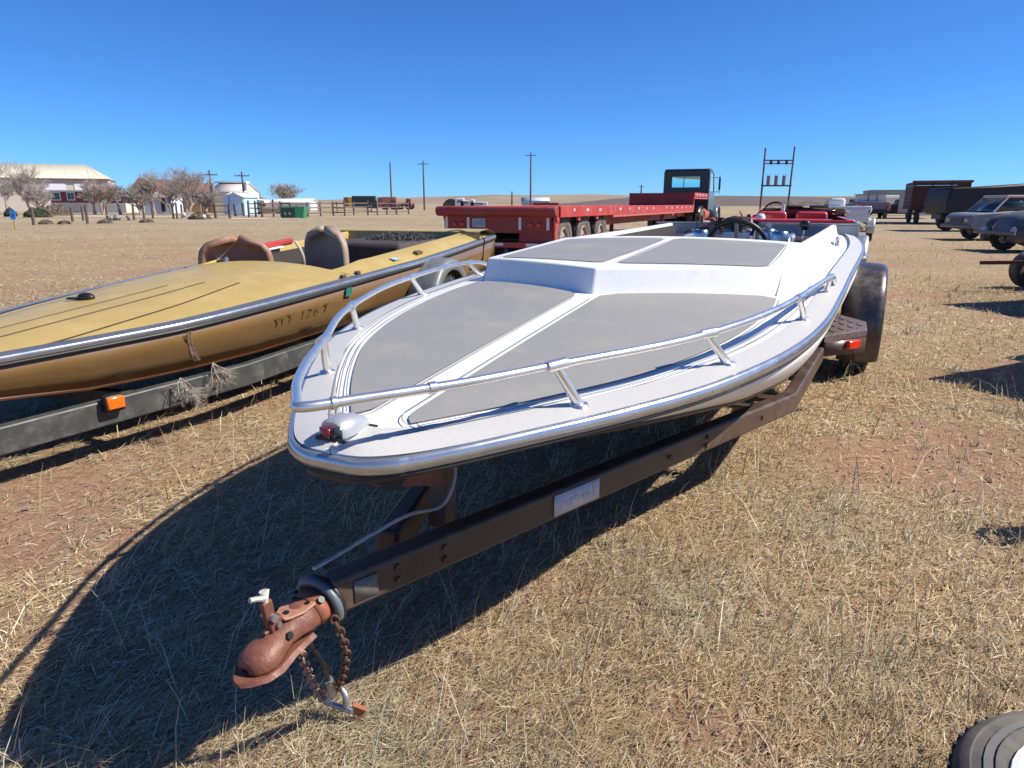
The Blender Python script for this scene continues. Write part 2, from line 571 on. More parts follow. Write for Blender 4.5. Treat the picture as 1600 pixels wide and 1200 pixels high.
# ------------------------------------------------------------------ dry grass (one uncountable mass)
def make_grass():
    rng = np.random.default_rng(11)
    pos = []
    def scatter(n, r0, r1, a0, a1, keep):
        # density falls with distance
        u = rng.random(n)
        r = r0 * (r1 / r0) ** u
        a = np.radians(a0 + (a1 - a0) * rng.random(n))
        for rr, aa in zip(r, a):
            x, y = rr * math.sin(aa), rr * math.cos(aa)
            s_ = soil_mask(x, y)
            if rng.random() > keep(s_):
                continue
            pos.append((x, y, rr, s_))
    scatter(330000, 0.75, 14, -56, 56, lambda s_: 1.0 - 0.82 * s_)
    scatter(80000, 7, 60, -48, 48, lambda s_: 1.0 - 0.6 * s_)
    for _ in range(900):            # tufts
        r0 = 1.0 * (13 / 1.0) ** rng.random(); a0 = np.radians(-54 + 108 * rng.random())
        cx_, cy_ = r0 * math.sin(a0), r0 * math.cos(a0)
        for _k in range(rng.integers(14, 40)):
            x, y = cx_ + rng.normal(0, 0.022), cy_ + rng.normal(0, 0.022)
            pos.append((x, y, math.hypot(x, y), 2.0))
    P = np.array(pos)
    n = len(P)
    tuft = P[:, 3] > 1.5
    # clumping: shift part of the blades towards clump centres
    ang0 = R(38)
    V = np.zeros((n, 6, 3)); 
    rr = P[:, 2]
    kind = rng.random(n)
    up = (kind > 0.90) | tuft                       # standing stems; the others lie as litter
    ln = np.where(up, rng.uniform(0.035, 0.095, n), rng.uniform(0.018, 0.065, n))
    tall = (kind > 0.985) & (rr < 5.5)
    ln = np.where(tall, rng.uniform(0.14, 0.30, n), ln)
    ln *= np.clip(0.85 + rr * 0.05, 0.85, 2.6)
    wd = rng.uniform(0.0005, 0.0013, n) * np.clip(0.6 + rr * 0.33, 0.95, 7.0)
    aza = np.where(rng.random(n) < 0.55, rng.normal(ang0, 0.5, n), rng.uniform(0, 2 * PI, n))
    el = np.where(up, rng.uniform(R(22), R(75), n), rng.uniform(R(-2), R(14), n))
    bend = np.where(up, rng.uniform(0.1, 0.6, n), rng.uniform(-0.15, 0.25, n))
    gz = np.array([ground_z(x, y) for x, y in P[:, :2]])
    base = np.column_stack([P[:, 0], P[:, 1], gz + np.where(up, -0.004, rng.uniform(0.0, 0.016, n))])
    d0 = np.column_stack([np.cos(aza) * np.cos(el), np.sin(aza) * np.cos(el), np.sin(el)])
    el2 = np.clip(el - bend, -0.05, 1.5)
    d1 = np.column_stack([np.cos(aza) * np.cos(el2), np.sin(aza) * np.cos(el2), np.sin(el2)])
    # blade width faces roughly the open sky / sideways
    side = np.column_stack([-np.sin(aza) + rng.normal(0, 0.25, n), np.cos(aza) + rng.normal(0, 0.25, n), rng.uniform(-0.35, 0.35, n)])
    side /= np.linalg.norm(side, axis=1)[:, None]
    mid = base + d0 * (ln * 0.55)[:, None]
    tip = mid + d1 * (ln * 0.45)[:, None]
    w = wd[:, None]
    verts = np.stack([base - side * w, base + side * w, mid - side * w * 0.8, mid + side * w * 0.8, tip], 1).reshape(-1, 3)
    i5 = np.arange(n) * 5
    quads = np.column_stack([i5, i5 + 1, i5 + 3, i5 + 2])
    tris = np.column_stack([i5 + 2, i5 + 3, i5 + 4])
    me = bpy.data.meshes.new('dry_grass')
    me.vertices.add(len(verts))
    me.vertices.foreach_set('co', verts.ravel())
    nl = n * 7
    me.loops.add(nl)
    li = np.empty(nl, np.int32)
    li[:n * 4] = quads.ravel(); li[n * 4:] = tris.ravel()
    me.loops.foreach_set('vertex_index', li)
    me.polygons.add(2 * n)
    ls = np.concatenate([np.arange(n) * 4, n * 4 + np.arange(n) * 3]).astype(np.int32)
    me.polygons.foreach_set('loop_start', ls)
    me.update(calc_edges=True)
    me.validate()
    base_c = np.array([[0.54, 0.43, 0.26], [0.68, 0.575, 0.39], [0.40, 0.29, 0.165], [0.48, 0.385, 0.225], [0.76, 0.67, 0.49], [0.34, 0.21, 0.12], [0.42, 0.36, 0.20]])
    pick = rng.choice(len(base_c), n, p=[0.26, 0.17, 0.22, 0.14, 0.05, 0.12, 0.04])
    c = base_c[pick] * rng.uniform(0.8, 1.15, n)[:, None]
    patch = np.array([noise.fractal(Vector((x * 0.8, y * 0.8, 7.7)), 1.0, 2.0, 3) for x, y in P[:, :2]])
    warm = np.array([noise.fractal(Vector((x * 1.7, y * 1.7, 2.2)), 1.0, 2.0, 3) for x, y in P[:, :2]])
    c *= np.clip(1.12 + 0.28 * patch, 0.88, 1.32)[:, None]
    c *= np.column_stack([1 + 0.08 * warm, 1 - 0.02 * warm, 1 - 0.12 * warm])
    ca = me.color_attributes.new('tint', 'FLOAT_COLOR', 'POINT')
    cc = np.ones((n * 5, 4), np.float32)
    cc[:, :3] = np.repeat(c, 5, axis=0)
    ca.data.foreach_set('color', cc.ravel())
    me.materials.append(attr_mat('dry_grass_blade', 'tint', 0.75, trans=0.20))
    o = bpy.data.objects.new('dry_grass', me)
    COL.objects.link(o)
    tag(o, 'short dry straw-coloured grass covering the lot', 'grass', kind='stuff')
make_grass()

# small stones lying in the bare soil
def make_gravel():
    rng = random.Random(5)
    mb = MB()
    ico = [(0, 0, 1), (0.9, 0, 0.1), (0.1, 0.85, 0), (-0.8, 0.1, 0.1), (0, -0.9, 0), (0, 0, -0.6)]
    fs = [(0, 1, 2), (0, 2, 3), (0, 3, 4), (0, 4, 1), (5, 2, 1), (5, 3, 2), (5, 4, 3), (5, 1, 4)]
    cnt = 0
    while cnt < 2600:
        rr = 0.9 * (12 / 0.9) ** rng.random()
        a = R(rng.uniform(-52, 52))
        x, y = rr * math.sin(a), rr * math.cos(a)
        if rng.random() > 0.06 + soil_mask(x, y):
            continue
        s_ = rng.uniform(0.003, 0.011) * (1.0 + 0.08 * rr)
        if rng.random() < 0.02: s_ *= 2.4
        w = rng.uniform(0, 6.28)
        z = ground_z(x, y)
        q = [rng.uniform(0.6, 1.2) for _ in range(6)]
        vs = []
        for (px, py, pz), k in zip(ico, q):
            vs.append((x + s_ * k * (px * math.cos(w) - py * math.sin(w)), y + s_ * k * (px * math.sin(w) + py * math.cos(w)), z + s_ * (0.25 + 0.6 * pz * k)))
        mb.add(vs, fs)
        cnt += 1
    o = mb.build('gravel', mat('reddish_gravel', (0.30, 0.19, 0.15), 0.9, var=0.55, scale=14), None, smooth=0)
    tag(o, 'small reddish stones scattered over the bare soil', 'gravel', kind='stuff')
make_gravel()

# low far hills
def ridge(name, d, prof, m, depth=400, base=-1.0, sub=70):
    """prof: list of (image column, top row); a rounded ridge standing d metres away"""
    xs = [p[0] for p in prof]; ys = [p[1] for p in prof]
    mb = MB()
    cols = np.linspace(xs[0], xs[-1], sub)
    rings = []
    for c in cols:
        row = float(np.interp(c, xs, ys))
        row += 0.35 * noise.noise(Vector((c * 0.06, d * 0.01, 0))) + 0.22 * noise.noise(Vector((c * 0.21, d * 0.02, 4)))
        h = row_z(row, d)
        ring = []
        for t, k in ((0.0, 0.0), (0.25, 0.42), (0.5, 0.75), (0.8, 0.96), (1.0, 1.0), (1.3, 0.9), (2.0, 0.3), (2.4, 0.0)):
            dd = d - depth * (1 - t) * 0.5
            hx = base + (h - base) * k
            if 0 < t < 1: hx += 0.05 * h * noise.noise(Vector((c * 0.05, t * 6, d)))
            ring.append(((c - 800) / 1067 * dd * math.cos(PITCH), dd, hx))
        rings.append(ring)
    mb.loft(rings, False)
    o = mb.build(name, m, None, smooth=60)
    tag(o, kind='structure')
    return o
M_HILL = mat('tan_hills', (0.285, 0.215, 0.145), 0.95, var=0.22, scale=0.006, dirt=(0.17, 0.135, 0.10), dirt_amt=0.25, dirt_scale=0.018)
M_HILLD = mat('dark_scrub_bank', (0.125, 0.098, 0.085), 0.95, var=0.25, scale=0.03, streak=(0.3, 1, 2.0))
ridge('hills', 1500, [(-400, 313), (380, 314), (480, 313), (560, 311), (640, 308.5), (700, 307), (760, 304.5), (830, 305), (905, 303.5), (980, 305), (1040, 307), (1120, 306), (1250, 306.5), (1420, 306), (1700, 307), (2200, 311)], M_HILL, depth=700)
ridge('hills', 420, [(860, 318.5), (905, 316), (960, 310), (1010, 307), (1110, 305.5), (1200, 306.5), (1300, 308), (1420, 308.5), (1600, 311), (1800, 316)], M_HILLD, depth=120)
# ------------------------------------------------------------------ white boat (local: x to the viewer's right, y towards the stern)
WB_LOC, WB_RZ = (-0.352, 1.233, 0.0), -0.44687
WL = 6.115
wb_pts = [(0.005, 0.0), (0.010, 0.065), (0.045, 0.125), (0.12, 0.195), (0.245, 0.292), (0.48, 0.46), (0.734, 0.605), (1.1, 0.735), (1.53, 0.812), (2.1, 0.852), (2.75, 0.885), (3.5, 0.925), (4.28, 0.955), (5.2, 0.945), (6.115, 0.905)]
wb, wb_curve = curve_fn(wb_pts)
def wgz(s):
    t = s / WL
    return 0.778 + 0.408 * t - 0.2226 * t * t
def wcrown(s):
    return 0.012 + 0.166 * max(0, s) / WL
def wdeck(s, x):
    b = max(wb(s), 1e-4)
    t = max(-1, min(1, x / b))
    return wgz(s) + wcrown(min(s, 2.4)) * (1 - t * t)

boat = thing('motorboat', 'white speedboat with grey deck panels and chrome bow rail, foremost on a brown trailer', 'boat', WB_LOC, WB_RZ)

def gunwale_path(curve, gz, dz, grow, smax):
    right = [(x + grow * (1 if s > 0.05 else s / 0.05 if s > 0 else 0), s - (grow if s < 0.05 else 0), gz(s) + dz) for s, x in curve if s <= smax]
    left = [(-p[0], p[1], p[2]) for p in right[1:]]
    return left[::-1] + right

def hull_meshes(curve, gz, keel, chine_w, chine_d, step=3):
    """outer shell in two skins: the flared side (gunwale to chine) and the bottom (chine to keel)"""
    st = curve[::step]
    if st[-1] != curve[-1]: st = st + [curve[-1]]
    sides = {-1: [], 1: []}
    bot = []
    for s, b in st:
        g = gz(s) - 0.03
        k = keel(s)
        cw = b * chine_w(s)
        cz = k + (g - k) * chine_d(s)
        for sg in (-1, 1):
            sides[sg].append([(sg * (b - 0.004), s, g), (sg * (b * 0.7 + cw * 0.3 + 0.006 * b), s, g * 0.62 + cz * 0.38), (sg * (b * 0.35 + cw * 0.65 + 0.008 * b), s, g * 0.3 + cz * 0.7), (sg * cw, s, cz)])
        half = [(cw * 1.0, cz - 0.001), (cw * 0.985, cz - 0.014), (cw * 0.66, k * 0.45 + cz * 0.55 - 0.01), (cw * 0.33, k * 0.75 + cz * 0.25 - 0.006), (0.0, k)]
        bot.append([(-x, s, z) for x, z in half] + [(x, s, z) for x, z in half[-2::-1]])
    m1, m2 = MB(), MB()
    for sg in (-1, 1): m1.loft(sides[sg], False)
    m2.loft(bot, False)
    return m1, m2
wkeel_f = lambda s: float(np.interp(s, [-0.05, 0.0, 0.25, 0.6, 1.1, 1.8, 3.0, 6.2], [0.742, 0.735, 0.70, 0.62, 0.53, 0.465, 0.44, 0.43]))
m1, m2 = hull_meshes(wb_curve, wgz, wkeel_f, lambda s: float(np.interp(s, [0, 0.3, 0.8, 1.5, 2.5, 4, 6], [0.80, 0.80, 0.84, 0.88, 0.90, 0.91, 0.92])), lambda s: float(np.interp(s, [0, 0.5, 1.0, 2.0, 3.5, 6], [0.86, 0.76, 0.60, 0.43, 0.38, 0.36])))
m1.build('hull_side', M_WHITE, boat, smooth=40, solid=0.01)
m2.build('hull_bottom', mat('dark_hull_bottom', (0.035, 0.028, 0.026), 0.4, var=0.25, scale=5), boat, smooth=40, solid=0.01)

# deck skin
us = sorted(set([0.0051, 0.010, 0.02, 0.03, 0.07, 0.12] + list(np.linspace(0.18, 2.3, 26))))
ts = list(np.linspace(-1, 1, 31))
mb = MB()
mb.grid(lambda s, t: (t * wb(s), s, wdeck(s, t * wb(s))), us, ts)
mb.build('foredeck', M_WHITE, boat, smooth=50)

def ribbon(fn, w, lift, m, name, ds, parent=boat):
    """flat ribbon along plan path points (x, s) on the deck"""
    mb = MB()
    P = [Vector(p) for p in fn]
    L_, R_ = [], []
    for i in range(len(P)):
        d = (P[min(i + 1, len(P) - 1)] - P[max(i - 1, 0)])
        if d.length < 1e-9: d = Vector((0, 1))
        d.normalize()
        nrm = Vector((d.y, -d.x)) * (w / 2)
        for q, out in ((P[i] - nrm, L_), (P[i] + nrm, R_)):
            out.append((q.x, q.y, ds(q.y, q.x) + lift))
    mb.loft([[a, b] for a, b in zip(L_, R_)], False)
    return mb.build(name, m, parent, smooth=50)

def inset_path(ins, s0, s1, n=60, sgn=1):
    out = []
    for i in range(n + 1):
        s = s0 + (s1 - s0) * (i / n) ** 1.3
        out.append((sgn * max(0.0, wb(s) - ins), s))
    return out
# silver outer band, one strip round the bow
mb = MB()
band = [p for p in wb_curve if p[0] < 6.05]
allp = [(-x, s) for s, x in band[::-1]] + [(x, s) for s, x in band[1:]]
rings = []
for i, (x, s) in enumerate(allp):
    a = Vector(allp[max(i - 1, 0)]); c = Vector(allp[min(i + 1, len(allp) - 1)])
    d = (c - a).normalized()
    nrm = Vector((-d.y, d.x))            # inward
    if nrm.dot(Vector((-x, 1.5 - s))) < 0: nrm = -nrm
    ring = []
    wband = 0.078 + 0.03 * math.exp(-(s / 0.2) ** 2)
    for k in range(5):
        q = Vector((x, s)) + nrm * (wband * k / 4)
        ring.append((q.x, q.y, (wdeck(q.y, q.x) if q.y < 2.3 else wgz(q.y) + 0.02 * k / 4) + 0.005 + 0.004 * math.exp(-(s / 0.08) ** 2)))
    rings.append(ring)
mb.loft(rings, False)
mb.build('silver_border', M_SILVER, boat, smooth=50)

V_S, V_X = 0.33, 0.635
def cowl_base_s(x): return 1.50 + V_S * abs(x) / V_X
def panel_bounds(s):
    xi = 0.047
    r_ = 0.07
    s0 = 0.155
    if s < s0 + r_:
        xi += r_ - math.sqrt(max(0, r_ * r_ - (s0 + r_ - s) ** 2))
    xo = wb(s) - np.interp(s, [0, 0.3, 0.8, 1.6, 1.9], [0.165, 0.150, 0.150, 0.175, 0.205])
    return xi, max(xi, xo)
for sg in (-1, 1):
    mb = MB()
    us2 = [0.155 + (1.475 - 0.155) * (i / 40) ** 1.25 for i in range(41)]
    vs2 = list(np.linspace(0, 1, 13))
    def pf(s, v):
        xi, xo = panel_bounds(s)
        x = xi + (xo - xi) * v
        u = (s - 0.155) / 1.32
        for _ in range(3):
            s2 = s + u ** 2 * V_S * x / V_X
            xi, xo = panel_bounds(s2)
            x = xi + (xo - xi) * v
        # round the rear corners
        if u > 0.97:
            s2 -= 0.035 * (max(0, v - 0.92) / 0.08) ** 2 + 0.03 * (max(0, 0.08 - v) / 0.08) ** 2
        return (sg * x, s2, wdeck(s2, x) + 0.005)
    mb.grid(pf, us2, vs2)
    mb.build('deck_panel', M_PANEL, boat, smooth=50)
    for off in (0.013,):
        edge = []
        for i in range(60, -1, -1):
            s = 0.155 + (1.78 - 0.155) * (i / 60) ** 1.5
            xi, xo = panel_bounds(s)
            edge.append((sg * (xo + off), s))
        for i in range(60):
            s = 0.150 + (1.46 - 0.150) * (i / 60) ** 1.5
            xi, xo = panel_bounds(s)
            edge.append((sg * (xi - off), s - 0.006))
        ribbon(edge, 0.0033, 0.0075, M_PIN, 'pinstripe', wdeck)
    for ins in (0.098, 0.116):
        ribbon(inset_path(ins, 0.09 if ins < 0.1 else 0.11, 2.2, 60, sg), 0.0033, 0.0075, M_PIN, 'pinstripe', wdeck)

# cowl (raised cabin top) with its two raked front faces
TOPX = 0.645
def cowl_top(s, x):
    t = min(1.0, abs(x) / TOPX)
    return 1.014 + 0.060 * max(0, (s - 1.56) / 1.36) ** 1.2 - 0.020 * t * t
FRONT_RUN = 0.078
def front_s(t): return cowl_base_s(V_X * t) + 0.044 + (FRONT_RUN - 0.044) * abs(t)
mb = MB()
xs = list(np.linspace(-1, 1, 25))
rows = []
rows.append([(V_X * t, cowl_base_s(V_X * t), wdeck(cowl_base_s(V_X * t), V_X * t) - 0.01) for t in xs])
rows.append([(TOPX * t, front_s(t), cowl_top(front_s(t), TOPX * t)) for t in xs])
for k in range(1, 15):
    u = k / 14
    rows.append([(TOPX * t * (1 + 0.02 * u), front_s(t) * (1 - u) + 2.93 * u,
                  cowl_top(front_s(t) * (1 - u) + 2.93 * u, TOPX * t)) for t in xs])
rows.append([(TOPX * 1.02 * t, 2.945, cowl_top(2.93, TOPX * t) - 0.03) for t in xs])
rows.append([(TOPX * 1.02 * t, 2.94, 0.80) for t in xs])
mb.loft(rows, False)
cowl = mb.build('cowl', M_WHITE, boat, smooth=32, bevel=0.010, seg=3, blim=25)

# side of the cowl running aft as the cockpit coaming
def coam_top(s):
    x = float(np.interp(s, [1.86, 2.93, 6.0], [TOPX - 0.004, TOPX * 1.02, 0.745]))
    if s <= 2.93:
        z = cowl_top(s, TOPX) - 0.004
    else:
        z = float(np.interp(s, [2.93, 4.5, 6.0], [cowl_top(2.93, TOPX) - 0.004, 1.056, 1.066]))
    return x, z
for sg in (-1, 1):
    mb = MB()
    rings = []
    b0, t0 = cowl_base_s(V_X), cowl_base_s(V_X) + FRONT_RUN - 0.004
    zt0 = cowl_top(b0, TOPX) - 0.002; zb0 = wdeck(b0, V_X)
    r0_ = [(TOPX - 0.034, t0, zt0 - 0.002), (TOPX - 0.032, t0, zt0 - 0.004), (TOPX - 0.010, t0, zt0), (TOPX, t0 - 0.002, zt0 - 0.006)]
    for q in (0.25, 0.5, 0.75):
        r0_.append((TOPX + (V_X - TOPX) * q, t0 + (b0 - t0) * q, zt0 + (zb0 - zt0) * q))
    r0_ += [(V_X, b0, zb0 + 0.002), (V_X + 0.004, b0, zb0 - 0.006), (V_X + 0.006, b0, zb0 - 0.02)]
    rings.append([(sg * x, y, z) for x, y, z in r0_])
    for s in [1.93, 1.99, 2.06, 2.15, 2.3, 2.5, 2.7, 2.93] + list(np.linspace(3.1, 6.0, 14)):
        xt, zt = coam_top(s)
        k = smooth01((s - 1.86) / 0.45)
        xo = V_X * (1 - k) + (wb(s) - 0.135) * k
        zo = wdeck(s, xo) if s < 2.3 else wgz(s) + 0.012 + (wdeck(2.3, xo) - wgz(2.3) - 0.012) * max(0, 1 - (s - 2.3) / 0.5)
        ring = [(xt - 0.03, s, zt - (0.0 if s < 2.94 else 0.30)), (xt - 0.028, s, zt - 0.004), (xt - 0.006, s, zt), (xt + 0.010, s, zt - 0.006)]
        for q in (0.25, 0.5, 0.75):
            xx = xt + 0.012 + (xo - xt - 0.012) * (q ** 1.05)
            zz = zt - 0.01 + (zo - zt + 0.01) * (q ** (0.92 + 0.25 * k))
            ring.append((xx, s, zz))
        ring.append((xo, s, zo + 0.002))
        ring.append((xo + 0.03, s, zo - 0.004))
        if s >= 2.25:
            ring.append((wb(s) - 0.004, s, wgz(s) - 0.004))
        else:
            ring.append((min(wb(s) - 0.004, xo + 0.035), s, zo - 0.02))
        rings.append([(sg * x, y, z) for x, y, z in ring])
    mb.loft(rings, False)
    mb.add([p for p in rings[-1]], [tuple(range(len(rings[-1])))])
    mb.build('coaming', M_WHITE, boat, smooth=48)

# grey panels on the cowl top
for sg in (-1, 1):
    mb = MB()
    def pf2(u, v):
        x = 0.030 + (0.585 - 0.030) * v
        r_ = 0.06
        s_front = cowl_base_s(x) + 0.20 - 0.17 * x
        s_rear = 2.80
        # rounded corners
        ex = 0.0
        dx = min(x - 0.030, 0.585 - x)
        if dx < r_:
            ex = r_ - math.sqrt(max(0, r_ * r_ - (r_ - dx) ** 2))
        s = (s_front + ex * 0.7) * (1 - u) + (s_rear - ex) * u
        return (sg * x, s, cowl_top(s, x) + 0.003)
    vv = sorted(set([0, 0.004, 0.012, 0.025, 0.045, 0.07, 0.1, 0.9, 0.93, 0.955, 0.975, 0.988, 0.996, 1.0] + list(np.linspace(0.12, 0.88, 10))))
    mb.grid(pf2, list(np.linspace(0, 1, 12)), vv)
    mb.build('deck_panel', M_PANEL, boat, smooth=50)
    outl = []
    for v in vv: outl.append(pf2(0.0, v))
    for u in np.linspace(0, 1, 12)[1:]: outl.append(pf2(u, 1.0))
    for v in vv[::-1][1:]: outl.append(pf2(1.0, v))
    for u in np.linspace(1, 0, 12)[1:]: outl.append(pf2(u, 0.0))
    cx = sum(p[0] for p in outl) / len(outl); cy = sum(p[1] for p in outl) / len(outl)
    ring2 = []
    for p in outl:
        dx, dy = p[0] - cx, p[1] - cy
        l_ = math.hypot(dx, dy)
        ring2.append([(p[0] + dx / l_ * 0.010, p[1] + dy / l_ * 0.012, p[2] + 0.001), (p[0] + dx / l_ * 0.0145, p[1] + dy / l_ * 0.0165, p[2] + 0.001)])
    mb = MB(); mb.loft(ring2, False)
    mb.build('pinstripe', M_PIN, boat, smooth=0)

# rub rail round the gunwale
path = gunwale_path(wb_curve[::2], wgz, -0.012, 0.004, 6.11)
mb = MB(); mb.tube(path, 0.018, 10, squash=(0.62, 1.0)); rr_ = mb.build('rub_rail', M_TRIM, boat, smooth=60)
for s_ in list(np.arange(0.25, 6.0, 0.22)):
    for sg in (-1, 1):
        p = Vector((sg * (wb(s_) + 0.010), s_, wgz(s_) - 0.010)); q = Vector((sg * (wb(s_) + 0.0165), s_, wgz(s_) - 0.010))
        mb = MB(); mb.cyl(p, q, 0.004, 0.003, 6); mb.build('screw', M_GALV, rr_, smooth=0)
path2 = gunwale_path(wb_curve[::2], wgz, -0.032, 0.003, 6.11)
mb = MB(); mb.tube(path2, 0.006, 8); mb.build('rub_strip', M_RUB, rr_, smooth=60)

# bow rail on stanchions
rail_r = [(0.0, -0.088, 0.904), (0.016, -0.082, 0.904), (0.035, -0.060, 0.904), (0.078, 0.0, 0.905), (0.148, 0.10, 0.906), (0.226, 0.215, 0.909), (0.330, 0.39, 0.915), (0.50, 0.66, 0.926), (0.605, 0.90, 0.937), (0.685, 1.15, 0.950), (0.738, 1.42, 0.961), (0.785, 1.75, 0.972), (0.815, 2.05, 0.968), (0.822, 2.20, 0.95), (0.826, 2.31, 0.912)]
def cr3(pts, k=5):
    P = [Vector(p) for p in pts]; P = [P[0] * 2 - P[1]] + P + [P[-1] * 2 - P[-2]]
    out = []
    for i in range(1, len(P) - 2):
        for j in range(k):
            t = j / k; a, b, c, d = P[i - 1:i + 3]
            out.append(0.5 * ((2 * b) + (c - a) * t + (2 * a - 5 * b + 4 * c - d) * t * t + (3 * b - a - 3 * c + d) * t ** 3))
    out.append(P[-2]); return out
tip_l = [(-0.152, 0.105, 0.906), (-0.091, 0.025, 0.905), (-0.048, -0.022, 0.9045), (-0.014, -0.058, 0.904)]
tip_r = [(0.042, -0.056, 0.904), (0.080, 0.0, 0.905), (0.148, 0.10, 0.906)]
full = [(-x, y, z) for x, y, z in rail_r[:4:-1]] + tip_l + [(0.004, -0.080, 0.904), (0.013, -0.084, 0.904), (0.024, -0.078, 0.904)] + tip_r + rail_r[5:]
mb = MB(); mb.tube(cr3(full), 0.0098, 10)
rail = mb.build('bow_rail', M_CHROME, boat, smooth=60)
for sg in (-1, 1):
    for (tx, ty, tz), (bx_, by_) in (((0.318, 0.37, 0.914), (0.355, 0.42)), ((0.560, 0.79, 0.932), (0.605, 0.87)), ((0.738, 1.40, 0.960), (0.752, 1.50)), ((0.812, 2.02, 0.968), (0.80, 2.10))):
        bz = wdeck(by_, bx_)
        mb = MB()
        mb.tube([(sg * tx, ty, tz - 0.004), (sg * (tx * 0.6 + bx_ * 0.4), ty * 0.6 + by_ * 0.4, tz * 0.6 + bz * 0.4), (sg * bx_, by_, bz + 0.004)], [0.0105, 0.0105, 0.012], 10)
        mb.cyl((sg * bx_, by_, bz - 0.002), (sg * bx_, by_, bz + 0.009), 0.027, 0.020, 14)
        # sleeve clamped round the tube
        j = Vector((0.36 if ty < 0.5 else 0.45 if ty < 1 else 0.18, 1.0 if ty > 1.2 else 0.8, 0.03)).normalized()
        c = Vector((tx, ty, tz))
        a, b2 = c - j * 0.028, c + j * 0.028
        mb.cyl((sg * a.x, a.y, a.z), (sg * b2.x, b2.y, b2.z), 0.0138, 0.0138, 12)
        mb.build('rail_stanchion', M_CHROME, boat, smooth=50)
for u, v in (((0.158, 0.114, 0.9064), (0.166, 0.126, 0.9066)), ((0.052, -0.043, 0.9042), (0.057, -0.035, 0.9043))):
    mb = MB(); mb.cyl(u, v, 0.0125, 0.0125, 12); mb.build('rail_joint', M_CHROME, rail)

# bow running light
lx, ly = -0.020, 0.075
lz = wdeck(ly, lx) + 0.003
mb = MB()
rings = []
for k, (yy, w, h) in enumerate([(-0.040, 0.028, 0.032), (-0.034, 0.032, 0.037), (-0.010, 0.034, 0.039), (0.025, 0.030, 0.034), (0.055, 0.019, 0.020), (0.066, 0.007, 0.006)]):
    rings.append([(lx + w * math.cos(q) , ly + yy, lz + 0.004 + max(0, h * max(0.0, math.sin(q)) ** 0.55)) for q in np.linspace(0, PI, 13)])
mb.loft(rings, False); mb.add(rings[0], [tuple(range(13))])
light = mb.build('bow_light', mat('dull_silver_housing', (0.50, 0.51, 0.52), 0.42, metal=0.5, var=0.08), boat, smooth=50)
mb = MB(); mb.box((lx, ly + 0.008, lz + 0.002), (0.074, 0.112, 0.008)); mb.build('gasket', M_BLACK, light, bevel=0.003)
mb = MB()
mb.loft([[(lx - 0.022 + 0.012 * math.cos(q) * 0 + (0.044) * q, ly - 0.045 - 0.006 * math.sin(PI * q), lz + 0.007) for q in np.linspace(0, 0.62, 8)],
         [(lx - 0.022 + 0.044 * q, ly - 0.045 - 0.006 * math.sin(PI * q), lz + 0.026) for q in np.linspace(0, 0.62, 8)]], False)
mb.build('red_lens', mat('dull_red_lens', (0.22, 0.012, 0.012), 0.2, coat=0.5), light, solid=0.006)
mb = MB()
mb.loft([[(lx + 0.008 + 0.016 * q, ly - 0.046 + 0.008 * q, lz + 0.007) for q in (0, 0.5, 1)], [(lx + 0.008 + 0.016 * q, ly - 0.046 + 0.008 * q, lz + 0.026) for q in (0, 0.5, 1)]], False)
mb.build('green_lens', mat('green_lens', (0.03, 0.05, 0.05), 0.2, coat=0.5), light, solid=0.006)

# cleats on the side deck
for sg in (-1, 1):
    mb = MB()
    cz = wgz(4.1) + 0.03; cx = sg * 0.80
    mb.cyl((cx, 4.06, cz), (cx, 4.06, cz + 0.035), 0.012); mb.cyl((cx, 4.14, cz), (cx, 4.14, cz + 0.035), 0.012)
    mb.tube([(cx, 3.99, cz + 0.04), (cx, 4.06, cz + 0.045), (cx, 4.14, cz + 0.045), (cx, 4.21, cz + 0.04)], [0.006, 0.013, 0.013, 0.006], 8)
    mb.build('cleat', M_ALU, boat)

# cockpit lining, transom
mb = MB()
for sg in (-1, 1):
    mb.add([(sg * (coam_top(2.95)[0] - 0.03), 2.95, 1.02), (sg * (coam_top(6.0)[0] - 0.03), 6.0, 1.04), (sg * 0.70, 6.0, 0.52), (sg * 0.58, 2.95, 0.52)], [(0, 1, 2, 3)])
mb.build('cockpit_lining', M_DARKIN, boat, solid=0.01)
mb = MB(); mb.box((0, 4.47, 0.505), (1.42, 3.06, 0.03)); mb.build('cockpit_floor', M_DARKIN, boat)
M_TRAN = mat('grey_transom_cap', (0.34, 0.36, 0.38), 0.35, metal=0.3, var=0.08)
mb = MB(); mb.box((0.03, 6.10, 0.985), (1.84, 0.05, 0.155)); tr = mb.build('transom_rail', M_TRAN, boat, bevel=0.008)
mb = MB(); mb.box((0.03, 6.09, 1.068), (1.86, 0.075, 0.012)); mb.build('rail_cap', M_ALU, tr, bevel=0.003)
mb = MB(); mb.box((0.0, 6.10, 0.66), (1.70, 0.04, 0.48)); mb.build('transom', M_DARKIN, boat)
# bench seat and dash
mb = MB(); mb.box((0, 5.72, 0.74), (1.36, 0.42, 0.45)); mb.build('rear_bench', mat('brown_vinyl', (0.055, 0.034, 0.026), 0.5, var=0.2), boat, bevel=0.05, seg=3)
